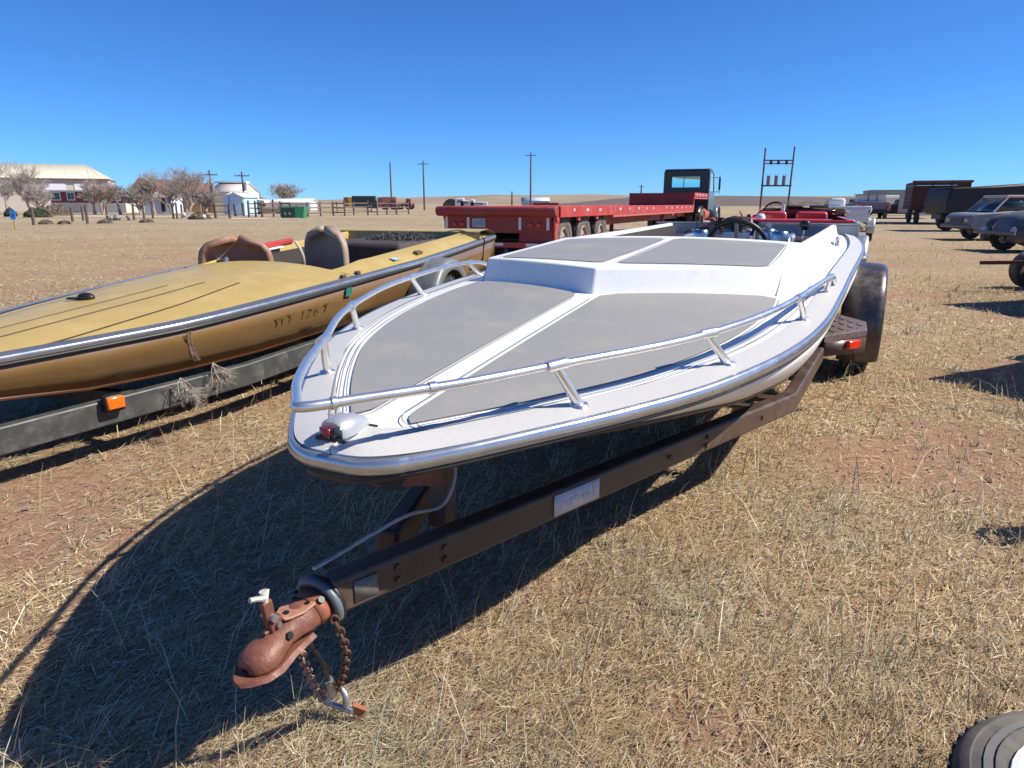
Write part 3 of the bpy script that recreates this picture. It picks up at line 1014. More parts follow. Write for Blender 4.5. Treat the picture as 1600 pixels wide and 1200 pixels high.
# steering wheel on a raked column
wc = Vector((0.268, 3.34, 1.005)); tilt = Matrix.Rotation(R(-62), 3, 'X')
mb = MB(); mb.tube([wc + tilt @ Vector((0.168 * math.cos(q), 0.168 * math.sin(q), 0)) for q in np.linspace(0, 2 * PI, 33)[:-1]], 0.014, 8, closed=True)
sw = mb.build('steering_wheel', M_BLACK, boat, smooth=60)
for q in (PI * 0.5 + PI, PI * 0.16, PI * 0.84):
    mb = MB(); mb.tube([wc, wc + tilt @ Vector((0.165 * math.cos(q), 0.165 * math.sin(q), 0))], [0.016, 0.010], 6); mb.build('spoke', M_ALU, sw)
mb = MB(); mb.cyl(wc + tilt @ Vector((0, 0, 0.02)), wc + tilt @ Vector((0, 0, -0.36)), 0.03, 0.02); mb.build('column', M_BLACK, sw)
# engine
eng = Vector((0.10, 4.55, 0.0))
M_ENG = mat('greasy_engine', (0.035, 0.033, 0.032), 0.5, metal=0.4, var=0.5, scale=25)
mb = MB(); mb.box(eng + Vector((0, 0, 0.72)), (0.46, 0.62, 0.36)); mb.box(eng + Vector((0, 0, 0.93)), (0.26, 0.5, 0.10)); e_o = mb.build('engine', M_ENG, boat, bevel=0.02)
for sg in (-1, 1):
    mb = MB(); mb.box(eng + Vector((sg * 0.19, 0, 0.92)), (0.13, 0.54, 0.08), ry=sg * 0.7); mb.build('valve_cover', M_CHROME, e_o, bevel=0.02, seg=3)
    for k in range(4):
        y = -0.22 + 0.15 * k
        mb = MB(); mb.tube(cr3([eng + Vector((sg * 0.24, y, 0.84)), eng + Vector((sg * 0.34, y + 0.02, 0.90)), eng + Vector((sg * 0.37, y + 0.09, 0.99)), eng + Vector((sg * 0.36, y + 0.24, 1.0))]), 0.024, 8)
        mb.build('exhaust_pipe', M_ALU, e_o, smooth=60)
mb = MB(); mb.box(eng + Vector((0.02, -0.02, 1.02)), (0.20, 0.34, 0.09)); mb.build('intake', M_ALU, e_o, bevel=0.02)
for y in (-0.13, 0.10):
    mb = MB(); mb.cyl(eng + Vector((0.02, y, 1.05)), eng + Vector((0.02, y, 1.11)), 0.065, 0.065, 16); mb.cyl(eng + Vector((0.02, y, 1.10)), eng + Vector((0.02, y, 1.15)), 0.070, 0.060, 18); mb.build('carburettor', M_ENG, e_o)
    mb = MB(); mb.cyl(eng + Vector((-0.09, y - 0.03, 1.06)), eng + Vector((-0.02, y - 0.03, 1.06)), 0.018); mb.build('fuel_fitting', mat('brass_fitting', (0.5, 0.28, 0.1), 0.3, metal=0.8), e_o)
for k in range(5):
    a = eng + Vector((-0.16 + 0.05 * k, -0.18 + 0.04 * k, 1.08)); b2 = eng + Vector((-0.22 - 0.02 * k, -0.25 + 0.13 * k, 0.96))
    mb = MB(); mb.tube(cr3([a, (a + b2) / 2 + Vector((-0.05, 0, 0.05 + 0.012 * k)), b2]), 0.009, 6); mb.build('spark_lead', mat('red_lead', (0.30, 0.03, 0.02), 0.5) if k % 2 else M_BLACK, e_o, smooth=60)
for x, y, h in ((-0.07, 4.02, 1.075), (0.455, 3.98, 1.075), (0.36, 4.12, 1.085)):
    mb = MB(); mb.lathe([(0.0, h - 0.012), (0.035, h - 0.012), (0.040, h), (0.050, h - 0.006), (0.054, h - 0.03), (0.054, 0.80)], (x, y, 0), 'z', 18)
    mb.build('exhaust_collector', mat('dull_chrome', (0.42, 0.44, 0.47), 0.28, metal=1.0, var=0.15, scale=20), e_o, smooth=60)
rngE = random.Random(21)
M_BITS = [M_ENG, M_BLACK, M_ALU, mat('dull_chrome', (0.42, 0.44, 0.47)), mat('red_lead', (0.30, 0.03, 0.02)), mat('brass_fitting', (0.5, 0.28, 0.1))]
for k in range(46):
    c0 = eng + Vector((rngE.uniform(-0.30, 0.22), rngE.uniform(-0.28, 0.26), rngE.uniform(0.97, 1.13)))
    mm = M_BITS[rngE.choice((0, 0, 1, 1, 2, 3, 4, 5))]
    mb = MB()
    if rngE.random() < 0.5:
        dv = Vector((rngE.uniform(-1, 1), rngE.uniform(-1, 1), rngE.uniform(-0.4, 1.0))).normalized() * rngE.uniform(0.03, 0.09)
        mb.tube(cr3([c0, c0 + dv * 0.5 + Vector((0, 0, 0.02)), c0 + dv]), rngE.uniform(0.004, 0.011), 6)
    else:
        mb.box(c0, (rngE.uniform(0.02, 0.06), rngE.uniform(0.02, 0.06), rngE.uniform(0.015, 0.05)), rz=rngE.uniform(0, 3), rx=rngE.uniform(-0.6, 0.6))
    mb.build('engine_fitting', mm, e_o, smooth=40)
# mirror on a rod
mb = MB(); mb.cyl((0.565, 4.6, 0.80), (0.565, 4.6, 1.075), 0.006); rod = mb.build('mirror_rod', M_CHROME, boat)
mb = MB(); mb.lathe([(0.0, -0.012), (0.030, -0.010), (0.038, 0.0), (0.030, 0.010), (0.0, 0.012)], (0.565, 4.6, 1.095), 'y', 18); mb.build('mirror', mat('dark_mirror', (0.10, 0.09, 0.09), 0.25, metal=0.7), rod, smooth=60)

# ------------------------------------------------------------------ trailer of the white boat
trl = thing('boat_trailer', 'brown steel boat trailer with rusty coupler and chains, carrying the white speedboat', 'trailer', WB_LOC, WB_RZ)
FZ = 0.385
apex = (-0.078, 0.055, 0.43)
for sg in (-1, 1):
    mb = MB()
    if sg > 0:
        mb.sweep_rect([apex, (0.70, 2.25, FZ), (0.775, 3.4, FZ), (0.79, 6.0, FZ)], 0.060, 0.088)
    else:
        mb.sweep_rect([(-0.10, 0.30, 0.422), (-0.70, 2.25, FZ), (-0.775, 3.4, FZ), (-0.79, 6.0, FZ)], 0.060, 0.086)
    mb.build('frame_rail', M_BROWNFRAME, trl, bevel=0.010, seg=2)
for s, w in ((2.25, 0.66), (3.6, 0.74), (4.87, 0.76), (5.95, 0.76)):
    mb = MB(); mb.box((0, s, FZ - 0.02), (2 * w, 0.06, 0.07)); mb.build('cross_member', M_BROWNFRAME, trl, bevel=0.006)
for sg in (-1, 1):
    mb = MB(); mb.sweep_rect([(sg * 0.30, 1.5, 0.475), (sg * 0.34, 6.0, 0.475)], 0.09, 0.045); mb.build('bunk_board', mat('carpeted_bunk', (0.06, 0.045, 0.035), 0.95, var=0.3, scale=30), trl, bevel=0.01)
    for s in (2.25, 3.6, 5.95):
        mb = MB(); mb.box((sg * 0.33, s, 0.43), (0.05, 0.05, 0.06)); mb.build('bunk_bracket', M_BROWNFRAME, trl)
# side braces visible past the hull
mb = MB(); mb.cyl((0.10, 2.06, 0.40), (0.64, 2.06, 0.41), 0.012); mb.build('brace_rod', M_GALV, trl)

# winch post with its stop arm
mb = MB(); mb.box((-0.05, 0.50, 0.58), (0.05, 0.06, 0.34), rx=-0.12); mb.build('winch_post', M_BROWNFRAME, trl, bevel=0.004)
mb = MB(); mb.box((-0.05, 0.36, 0.60), (0.045, 0.34, 0.05), rx=-0.36); arm = mb.build('bow_stop_arm', M_RUST, trl, bevel=0.004)
mb = MB(); mb.cyl((-0.10, 0.22, 0.655), (0.0, 0.22, 0.655), 0.03); mb.build('roller', M_RUB, arm)
mb = MB(); mb.cyl((-0.05, 0.205, 0.66), (-0.05, 0.205, 0.735), 0.005); mb.build('bow_eye_bolt', M_GALV, arm)
mb = MB(); mb.tube([(-0.022, 0.52, 0.60), (-0.020, 0.50, 0.645), (-0.022, 0.47, 0.645)], 0.010, 8); mb.build('shackle', M_GALV, arm, smooth=60)
# wiring along the tongue
mb = MB(); mb.tube(cr3([(-0.02, 0.49, 0.63), (0.0, 0.47, 0.56), (-0.01, 0.42, 0.50), (-0.05, 0.33, 0.505), (-0.075, 0.22, 0.50), (-0.085, 0.10, 0.50), (-0.09, 0.03, 0.502)]), 0.0045, 6)
mb.build('light_cable', mat('grey_cable', (0.38, 0.38, 0.37), 0.5, var=0.2, scale=40), trl, smooth=60)
# faded plates on the frame
dirv = Vector((0.70 - apex[0], 2.25 - apex[1], FZ - apex[2])).normalized()
nrm = Vector((dirv.y, -dirv.x, 0)).normalized()
def on_tongue(t, h, out=0.036):
    return Vector(apex) + dirv * t + nrm * out + Vector((0, 0, h))
M_PLATE = mat('faded_white_plate', (0.62, 0.60, 0.60), 0.55, var=0.12, scale=30)
mb = MB(); a, b2 = on_tongue(0.70, 0, 0.0325), on_tongue(0.905, 0, 0.0325)
mb.add([a - Vector((0, 0, 0.032)), b2 - Vector((0, 0, 0.032)), b2 + Vector((0, 0, 0.032)), a + Vector((0, 0, 0.032))], [(0, 1, 2, 3)])
pl = mb.build('plate', M_PLATE, trl, solid=0.003)
M_FADE = mat('faded_letters', (0.53, 0.52, 0.54), 0.6, var=0.25, scale=60)
rng = random.Random(3)
for k in range(9):
    t = 0.728 + k * 0.0185
    mb = MB()
    h0, h1 = rng.uniform(-0.018, -0.005), rng.uniform(0.004, 0.022)
    a, b2 = on_tongue(t, 0, 0.0348), on_tongue(t + rng.uniform(0.004, 0.011), 0, 0.0348)
    mb.add([a + Vector((0, 0, h0)), b2 + Vector((0, 0, h0)), b2 + Vector((0, 0, h1)), a + Vector((0, 0, h1))], [(0, 1, 2, 3)])
    if rng.random() < 0.6:
        c = on_tongue(t + 0.016, 0, 0.0348)
        mb.add([a + Vector((0, 0, h1 - 0.006)), c + Vector((0, 0, h1 - 0.006)), c + Vector((0, 0, h1)), a + Vector((0, 0, h1))], [(0, 1, 2, 3)])
    mb.build('faded_letter', M_FADE, pl, smooth=0)
mb = MB(); a, b2 = on_tongue(0.045, 0, 0.0325), on_tongue(0.105, 0, 0.0325)
mb.add([a - Vector((0, 0, 0.025)), b2 - Vector((0, 0, 0.025)), b2 + Vector((0, 0, 0.025)), a + Vector((0, 0, 0.025))], [(0, 1, 2, 3)])
mb.build('data_plate', mat('worn_data_plate', (0.19, 0.17, 0.15), 0.5, var=0.3, scale=30), trl, solid=0.003)

# coupler
cpx = -0.10
cp0 = Vector((cpx, 0.015, 0.405))
cd_ = Vector((-0.06, -1.0, -0.12)).normalized()      # points forward, a little to the side and down
cs_ = cd_.cross(Vector((0, 0, 1))).normalized()
cu_ = cs_.cross(cd_).normalized()
def C(f, s, u): return cp0 + cd_ * (f * 0.72) + cs_ * s * 0.84 + cu_ * u * (0.84 if f > 0.09 else 0.74)
def half_tube(stations, n=10, a0=-0.25, a1=PI + 0.25):
    rings = []
    for f, w, h, off in stations:
        rings.append([C(f, w * math.cos(q), off + h * math.sin(q)) for q in np.linspace(a0, a1, n)])
    return rings
mb = MB()
mb.loft(half_tube([(0.0, 0.050, 0.050, 0.0), (0.045, 0.050, 0.052, 0.0), (0.075, 0.042, 0.044, 0.0), (0.11, 0.036, 0.036, -0.004), (0.14, 0.040, 0.038, -0.010), (0.165, 0.046, 0.038, -0.016), (0.19, 0.048, 0.039, -0.018), (0.215, 0.043, 0.032, -0.018), (0.232, 0.030, 0.022, -0.018), (0.238, 0.012, 0.008, -0.018)], 16), False)
cpl = mb.build('coupler', M_RUST, trl, smooth=60, solid=0.006)
mb = MB(); mb.loft([[C(f, w, u) for w, u in ((-x, 0.044), (x, 0.044), (x, 0.052), (-x, 0.052))] for f, x in ((0.005, 0.040), (0.05, 0.040), (0.085, 0.026), (0.105, 0.020))], True, True)
tpl = mb.build('top_plate', mat('pale_worn_primer', (0.40, 0.19, 0.12), 0.5, var=0.25, scale=30, dirt=(0.22, 0.08, 0.05), dirt_amt=0.3, dirt_scale=25), cpl, bevel=0.002)
for f, s_, r_ in ((0.02, 0.022, 0.006), (0.02, -0.022, 0.006), (0.078, 0.0, 0.007)):
    mb = MB(); mb.cyl(C(f, s_, 0.050), C(f, s_, 0.0535), r_, r_, 10); mb.build('bolt_hole', M_BLACK, tpl, smooth=0)
for f, q in ((0.115, 0.35), (0.115, 2.75), (0.05, 0.25)):
    mb = MB(); mb.cyl(C(f, 0.030 * math.cos(q), 0.030 * math.sin(q)), C(f, 0.046 * math.cos(q), 0.044 * math.sin(q)), 0.008, 0.008, 6); mb.build('rivet', M_BLACK, cpl, smooth=0)
mb = MB(); mb.tube([C(f, 0.0, h) for f, h in ((0.10, 0.040), (0.13, 0.034), (0.16, 0.036))], [0.006, 0.006, 0.004], 6); mb.build('seam_weld', M_RUST, cpl)
mb = MB()   # flared lower lip
mb.loft([[C(f, w, u) for w, u in ((-x, -0.026), (-x - 0.010, -0.036), (x + 0.010, -0.036), (x, -0.026))] for f, x in ((0.04, 0.046), (0.12, 0.046), (0.18, 0.058), (0.225, 0.05), (0.262, 0.022), (0.275, 0.004))], True, True)
mb.build('lip', M_RUST, cpl, smooth=30)
mb = MB()   # latch lever standing on the housing
mb.loft([[C(f, s, u) for f, s in ((0.10, -0.012), (0.145, -0.012), (0.145, 0.012), (0.10, 0.012))] for u in (0.03, 0.06)], True, True)
mb.loft([[C(f, s, u) for f, s in ((0.118, -0.008), (0.15, -0.008), (0.15, 0.008), (0.118, 0.008))] for u in (0.055, 0.115)], True, True)
lat = mb.build('latch', M_RUST, cpl, bevel=0.003)
mb = MB(); mb.cyl(C(0.132, -0.02, 0.07), C(0.132, 0.02, 0.07), 0.008); mb.cyl(C(0.122, -0.02, 0.045), C(0.122, 0.022, 0.045), 0.006); mb.build('pivot_bolt', M_GALV, lat)
mb = MB(); mb.cyl(C(0.135, 0, 0.11), C(0.138, 0, 0.145), 0.006); mb.tube([C(0.135, -0.004, 0.125), C(0.165, -0.006, 0.142), C(0.185, -0.006, 0.150)], 0.005, 6); mb.tube([C(0.135, 0, 0.12), C(0.12, 0.004, 0.14)], 0.007, 6); mb.build('wing_nut', mat('bleached_metal', (0.55, 0.52, 0.46), 0.6, var=0.2, scale=50), lat)
mb = MB()
mb.loft([[C(f, 0.053 * math.cos(q), 0.055 * math.sin(q)) for q in np.linspace(-0.3, PI + 0.3, 14)] for f in (-0.035, 0.012)], False)
sl = mb.build('coupler_sleeve', mat('orange_primer', (0.27, 0.085, 0.045), 0.6, var=0.3, scale=30, dirt=(0.13, 0.05, 0.035), dirt_amt=0.4, dirt_scale=20), trl, smooth=50, solid=0.006)
for f, q in ((-0.012, 0.6), (-0.012, 2.3)):
    p = C(f, 0.056 * math.cos(q), 0.058 * math.sin(q)); p2 = C(f, 0.066 * math.cos(q), 0.068 * math.sin(q))
    mb = MB(); mb.cyl(p, p2, 0.008, n=6); mb.build('bolt', M_BLACK, sl, smooth=0)
mb = MB(); mb.tube([C(-0.045, 0.068 * math.cos(q), 0.070 * math.sin(q)) for q in np.linspace(-0.9, PI + 0.4, 22)], 0.010, 8); mb.build('hose_loop', mat('blue_grey_hose', (0.13, 0.155, 0.17), 0.4, var=0.2), trl, smooth=60)
mb = MB(); mb.tube([C(-0.058, 0.07 * math.cos(q), 0.078 * math.sin(q)) for q in np.linspace(0.2, PI + 0.9, 18)], 0.008, 8); mb.build('black_strap', M_BLACK, trl, smooth=60)

for t, h in ((0.16, 0.02), (0.16, -0.02), (0.30, 0.02), (0.30, -0.02), (1.30, 0.0), (1.55, 0.02), (1.55, -0.02), (2.0, 0.0)):
    a, b2 = on_tongue(t, h * 0.8, 0.027), on_tongue(t, h * 0.8, 0.037)
    mb = MB(); mb.cyl(a, b2, 0.009, 0.009, 6); mb.build('bolt_head', M_RUSTCHAIN, trl, smooth=0)

# safety chains
def chain(name, pts, ll=0.026, r=0.0032, m=M_RUSTCHAIN, parent=trl):
    P = cr3(pts, 12)
    d = [0]
    for a, b in zip(P, P[1:]): d.append(d[-1] + (b - a).length)
    n = int(d[-1] / (ll * 0.72))
    mb = MB()
    for i in range(n):
        t = (i + 0.5) / n * d[-1]
        k = max(j for j in range(len(d)) if d[j] <= t)
        k = min(k, len(P) - 2)
        c = P[k].lerp(P[k + 1], (t - d[k]) / max(1e-6, d[k + 1] - d[k]))
        ax = (P[min(k + 2, len(P) - 1)] - P[k]).normalized()
        s1 = ax.orthogonal().normalized()
        if i % 2: s1 = ax.cross(s1).normalized()
        mb.tube([c + ax * (ll / 2 * 0.92 * math.cos(q)) + s1 * (ll * 0.33 * math.sin(q)) for q in np.linspace(0, 2 * PI, 11)[:-1]], r, 5, closed=True)
    return mb.build(name, m, parent, smooth=60)
cg = ground_z(-0.39, 1.50)
chain('safety_chain', [(-0.045, 0.03, 0.40), (-0.045, 0.06, 0.30), (-0.085, 0.09, 0.20), (-0.135, 0.12, 0.12), (-0.17, 0.14, 0.075)])
chain('safety_chain', [(-0.10, -0.02, 0.35), (-0.125, 0.02, 0.25), (-0.15, 0.07, 0.15), (-0.18, 0.12, 0.075)], m=mat('pinkish_rust_chain', (0.30, 0.17, 0.13), 0.7, var=0.3, scale=60))
mb = MB(); mb.tube([(-0.168 + 0.030 * math.cos(q), 0.155 + 0.006 * math.sin(q), 0.055 + 0.032 * math.sin(q)) for q in np.linspace(-0.3, PI + 0.6, 16)], 0.0085, 8); mb.build('clevis', M_GALV, trl, smooth=60)
mb = MB(); mb.cyl((-0.208, 0.155, 0.034), (-0.123, 0.157, 0.034), 0.008); mb.build('clevis_pin', M_GALV, trl)
mb = MB(); mb.box((-0.115, 0.17, 0.03), (0.035, 0.012, 0.024), rz=0.3, ry=0.3); mb.build('orange_tag', mat('orange_tag', (0.34, 0.12, 0.055), 0.6, var=0.2), trl)
mb = MB(); mb.tube(cr3([(-0.10, 0.0, 0.35), (-0.085, 0.03, 0.27), (-0.125, 0.08, 0.19), (-0.15, 0.13, 0.10)]), 0.006, 6); mb.build('light_plug_cable', M_BLACK, trl, smooth=60)
mb = MB(); mb.cyl((-0.13, 0.09, 0.17), (-0.15, 0.125, 0.10), 0.011, 0.013, 10); mb.build('light_plug', M_GALV, trl)

# wheel, fender, step on each side
def wheel_parts(parent, c, r, w, sgn=1, m_rim=M_RIMW, rr=0.55, tread=28, m_tyre=M_RUB):
    x, y, z = c
    h = w / 2
    prof = [(r * rr, -h * 0.75), (r * (rr + 0.08), -h * 0.95), (r * 0.80, -h), (r * 0.95, -h * 0.86), (r, -h * 0.62), (r, -h * 0.1), (r * 0.985, 0), (r, h * 0.1), (r, h * 0.62), (r * 0.95, h * 0.86), (r * 0.80, h), (r * (rr + 0.08), h * 0.95), (r * rr, h * 0.75)]
    mb = MB(); mb.lathe(prof, c, 'x', 36)
    for k in range(tread):
        q = 2 * PI * k / tread
        for s_ in (-1, 1):
            q2 = q + (0.5 * PI / tread if s_ > 0 else 0)
            mb.box((x + s_ * h * 0.48, y + (r + 0.002) * math.cos(q2), z + (r + 0.002) * math.sin(q2)), (h * 0.62, 2 * PI * r / tread * 0.62, 0.014), rx=q2 - PI / 2)
    ty = mb.build('tyre', m_tyre, parent, smooth=40)
    mb = MB()
    o = sgn * h
    mb.lathe([(r * rr * 1.03, o * 0.78), (r * rr * 0.98, o * 0.90), (r * rr * 0.90, o * 0.80), (r * rr * 0.86, o * 0.35), (r * rr * 0.6, o * 0.42), (r * rr * 0.35, o * 0.55), (r * rr * 0.30, o * 0.75), (0.001, o * 0.78)], c, 'x', 28)
    mb.lathe([(r * rr * 1.0, -o * 0.80), (r * rr * 0.9, -o * 0.4), (r * rr * 0.86, o * 0.3)], c, 'x', 28)
    rim = mb.build('rim', m_rim, parent, smooth=40)
    return ty, rim
M_FENDER = mat('dark_brown_fender', (0.072, 0.058, 0.056), 0.30, metal=0.45, var=0.25, scale=8, dirt=(0.17, 0.14, 0.13), dirt_amt=0.35, dirt_scale=6, coat=0.3)
def fender(parent, cx, cy, cz, r, w, sgn, m=M_FENDER, a0=-0.42, a1=PI + 0.55, lip=0.05):
    mb = MB()
    rings = []
    for q in np.linspace(a0, a1, 30):
        rr = r * (1 + 0.03 * math.sin(q))
        def P(x, k): return (cx + sgn * x, cy + rr * k * math.cos(q), cz + rr * k * math.sin(q))
        rings.append([P(-w / 2, 0.93), P(-w / 2, 1.0), P(-w / 2 + 0.02, 1.02), P(0, 1.03), P(w / 2 - 0.045, 1.02), P(w / 2 - 0.015, 1.0), P(w / 2, 0.96), P(w / 2, 0.80), P(w / 2 - 0.006, 0.785)])
    mb.loft(rings, False)
    return mb.build('fender', m, parent, smooth=60, solid=0.005)
for sg in (-1, 1):
    wheel_parts(trl, (sg * 1.005, 4.87, 0.335), 0.335, 0.205, sg)
    fender(trl, sg * 1.015, 4.87, 0.365, 0.43, 0.27, sg)
    mb = MB(); mb.add([(sg * 0.80, 3.38, 0.50), (sg * 1.03, 3.72, 0.50), (sg * 1.03, 4.05, 0.50), (sg * 0.80, 4.42, 0.50), (sg * 0.80, 3.38, 0.46), (sg * 1.03, 3.72, 0.46), (sg * 1.03, 4.05, 0.46), (sg * 0.80, 4.42, 0.46)],
                     [(0, 1, 2, 3), (7, 6, 5, 4), (0, 4, 5, 1), (1, 5, 6, 2), (2, 6, 7, 3), (3, 7, 4, 0)])
    st = mb.build('step_plate', mat('diamond_plate', (0.20, 0.155, 0.145), 0.42, metal=0.4, var=0.3, scale=40, bump=0.4, bscale=60), trl, smooth=0, bevel=0.003)
    for i in range(4):
        for j in range(9):
            x, y = 0.835 + 0.05 * i, 3.45 + 0.105 * j
            lo = 3.40 + (x - 0.80) * 1.48; hi = 4.40 - (x - 0.80) * 1.6
            if lo + 0.03 < y < hi - 0.03:
                mb = MB(); mb.box((sg * x, y, 0.502), (0.008, 0.06, 0.006), rz=0.5 if (i + j) % 2 else -0.5)
                mb.build('tread_lug', MATS['diamond_plate'], st, smooth=0)
    mb = MB(); mb.add([(sg * 0.805, 3.40, 0.455), (sg * 1.028, 3.73, 0.455), (sg * 1.028, 3.73, 0.355), (sg * 0.805, 3.40, 0.375)], [(0, 1, 2, 3)]); ap = mb.build('step_apron', M_BROWNFRAME, trl, solid=0.006)
    if sg > 0:
        d = Vector((0.223, 0.33, 0)).normalized()
        mb = MB(); mb.box(Vector((0.945, 3.606, 0.425)) + Vector((0.83, -0.56, 0)) * 0.018, (0.11, 0.03, 0.052), rz=math.atan2(d.y, d.x)); mb.build('marker_light', mat('red_marker_lens', (0.80, 0.035, 0.012), 0.2, var=0.05, coat=0.8), ap, bevel=0.008)
        mb = MB(); mb.box((0.97, 3.67, 0.32), (0.012, 0.012, 0.13)); mb.cyl((0.955, 3.66, 0.27), (0.985, 3.66, 0.27), 0.03); mb.build('light_bracket', M_BLACK, ap)
mb = MB(); mb.cyl((-1.0, 4.87, 0.335), (1.0, 4.87, 0.335), 0.028); mb.build('axle', M_BROWNFRAME, trl)
# ------------------------------------------------------------------ gold boat (bow low, out of the picture on the left)
GB_LOC, GB_RZ = (-2.815, 2.473, 0.0), -0.309
GL = 5.81
gb, gb_curve = curve_fn([(-0.04, 0.0), (-0.03, 0.03), (0.03, 0.075), (0.23, 0.165), (0.70, 0.372), (1.1, 0.545), (1.45, 0.672), (2.0, 0.765), (2.62, 0.83), (3.4, 0.89), (4.07, 0.93), (5.0, 0.925), (5.81, 0.90)])
def ggz(s): return 0.534 + 0.361 * s / GL
def gdeck(s, x):
    b = max(gb(s), 1e-4); t = max(-1, min(1, x / b))
    cr = np.interp(s, [0, 1.0, 2.2, 3.2], [0.01, 0.06, 0.105, 0.11])
    return ggz(s) + cr * (1 - abs(t) ** 2.2)
gold = thing('motorboat', 'gold speedboat with chrome gunwale trim and tan bucket seats, on a grey trailer', 'boat', GB_LOC, GB_RZ)
M_GOLD = mat('gold_gelcoat', (0.445, 0.315, 0.095), 0.45, var=0.06, scale=2.5, coat=0.12, dirt=(0.46, 0.34, 0.13), dirt_amt=0.34, dirt_scale=4)
M_GOLDSIDE = mat('gold_hull_shaded', (0.205, 0.115, 0.036), 0.34, var=0.12, scale=3, coat=0.6, dirt=(0.15, 0.085, 0.035), dirt_amt=0.35, dirt_scale=3)  # darker than the deck gold: the side's shade is put into its colour
M_GOLDDARK = mat('brown_hull_stripe', (0.10, 0.035, 0.015), 0.35, var=0.2)
gkeel = lambda s: float(np.interp(s, [-0.05, 0.0, 0.4, 1.0, 2.0, 3.5, 5.9], [0.50, 0.46, 0.36, 0.32, 0.32, 0.37, 0.46]))
m1, m2 = hull_meshes(gb_curve, ggz, gkeel, lambda s: float(np.interp(s, [0, 1, 2, 3.5, 6], [0.70, 0.80, 0.84, 0.87, 0.9])), lambda s: float(np.interp(s, [0, 1, 2.5, 6], [0.35, 0.16, 0.14, 0.14])))
m1.build('hull_side', M_GOLDSIDE, gold, smooth=40, solid=0.01)
m2.build('hull_bottom', M_GOLDDARK, gold, smooth=40, solid=0.01)
CK0 = 2.95        # cockpit front
mb = MB()
us = sorted(set([-0.039, -0.03, 0.0, 0.05, 0.12] + list(np.linspace(0.2, CK0, 22))))
mb.grid(lambda s, t: (t * gb(s), s, gdeck(s, t * gb(s))), us, list(np.linspace(-1, 1, 29)))
mb.build('foredeck', M_GOLD, gold, smooth=50)
# side decks with rolled cockpit edge
for sg in (-1, 1):
    rings = []
    for s in np.linspace(CK0, GL, 18):
        b = gb(s); k = smooth01((s - CK0) / 0.35)
        zi = gdeck(min(s, CK0), 0.62) * (1 - k) + (ggz(s) + 0.085) * k if s < CK0 + 0.4 else ggz(s) + 0.085
        xi = float(np.interp(s, [CK0, CK0 + 0.5, GL - 0.6, GL], [0.60, 0.665, 0.68, 0.60]))
        rings.append([(sg * x, s, z) for x, z in ((xi - 0.012, zi - 0.14), (xi - 0.015, zi - 0.02), (xi, zi), (xi + 0.03, zi - 0.004), (xi * 0.5 + b * 0.5, zi * 0.55 + (ggz(s)) * 0.45 + 0.006), (b - 0.005, ggz(s)))])
    mb = MB(); mb.loft(rings, False)
    mb.build('side_deck', M_GOLD, gold, smooth=50)
mb = MB()
mb.loft([[(x, y, z) for x in np.linspace(-0.9, 0.9, 9)] for y, z in ((GL - 0.50, ggz(GL) - 0.10), (GL - 0.47, ggz(GL) + 0.075), (GL - 0.2, ggz(GL) + 0.09), (GL, ggz(GL) + 0.05), (GL + 0.01, ggz(GL) - 0.03), (GL - 0.06, 0.47))], False)
mb.build('stern_deck', M_GOLD, gold, smooth=40, bevel=0.01)
mb = MB()
for sg in (-1, 1):
    mb.add([(sg * 0.585, CK0, 0.78), (sg * 0.645, 3.5, 0.78), (sg * 0.66, GL - 0.5, 0.88), (sg * 0.60, GL - 0.5, 0.42), (sg * 0.55, CK0, 0.40)], [(0, 1, 2, 3, 4)])
mb.build('cockpit_lining', M_DARKIN, gold, solid=0.01)
mb = MB(); mb.box((0, 4.15, 0.42), (1.22, 2.4, 0.03)); mb.build('cockpit_floor', M_DARKIN, gold)
# gunwale trim: dark edge, bright rail
path = gunwale_path(gb_curve[::2], ggz, 0.002, 0.004, GL)
mb = MB(); mb.tube(path, 0.018, 10, squash=(0.6, 1.0)); gr = mb.build('rub_rail', M_TRIM, gold, smooth=60)
path = gunwale_path(gb_curve[::2], ggz, -0.024, 0.003, GL)
mb = MB(); mb.tube(path, 0.010, 8); mb.build('rub_strip', M_BLACK, gr, smooth=60)
for sg in (-1, 1):
    mb = MB(); rings = []
    for s, b in gb_curve[::2]:
        w = 0.055 if s < CK0 else 0.035
        rings.append([(sg * max(0, b - 0.012), s, gdeck(s, b - 0.012) + 0.012 if s < CK0 else ggz(s) + 0.012), (sg * max(0, b - 0.012 - w), s, (gdeck(s, b - 0.012 - w) if s < CK0 else ggz(s) + 0.015) + 0.006)])
    mb.loft(rings, False); mb.build('grey_edge_trim', mat('blue_grey_trim', (0.17, 0.18, 0.20), 0.35, metal=0.4, var=0.15), gr, smooth=50)
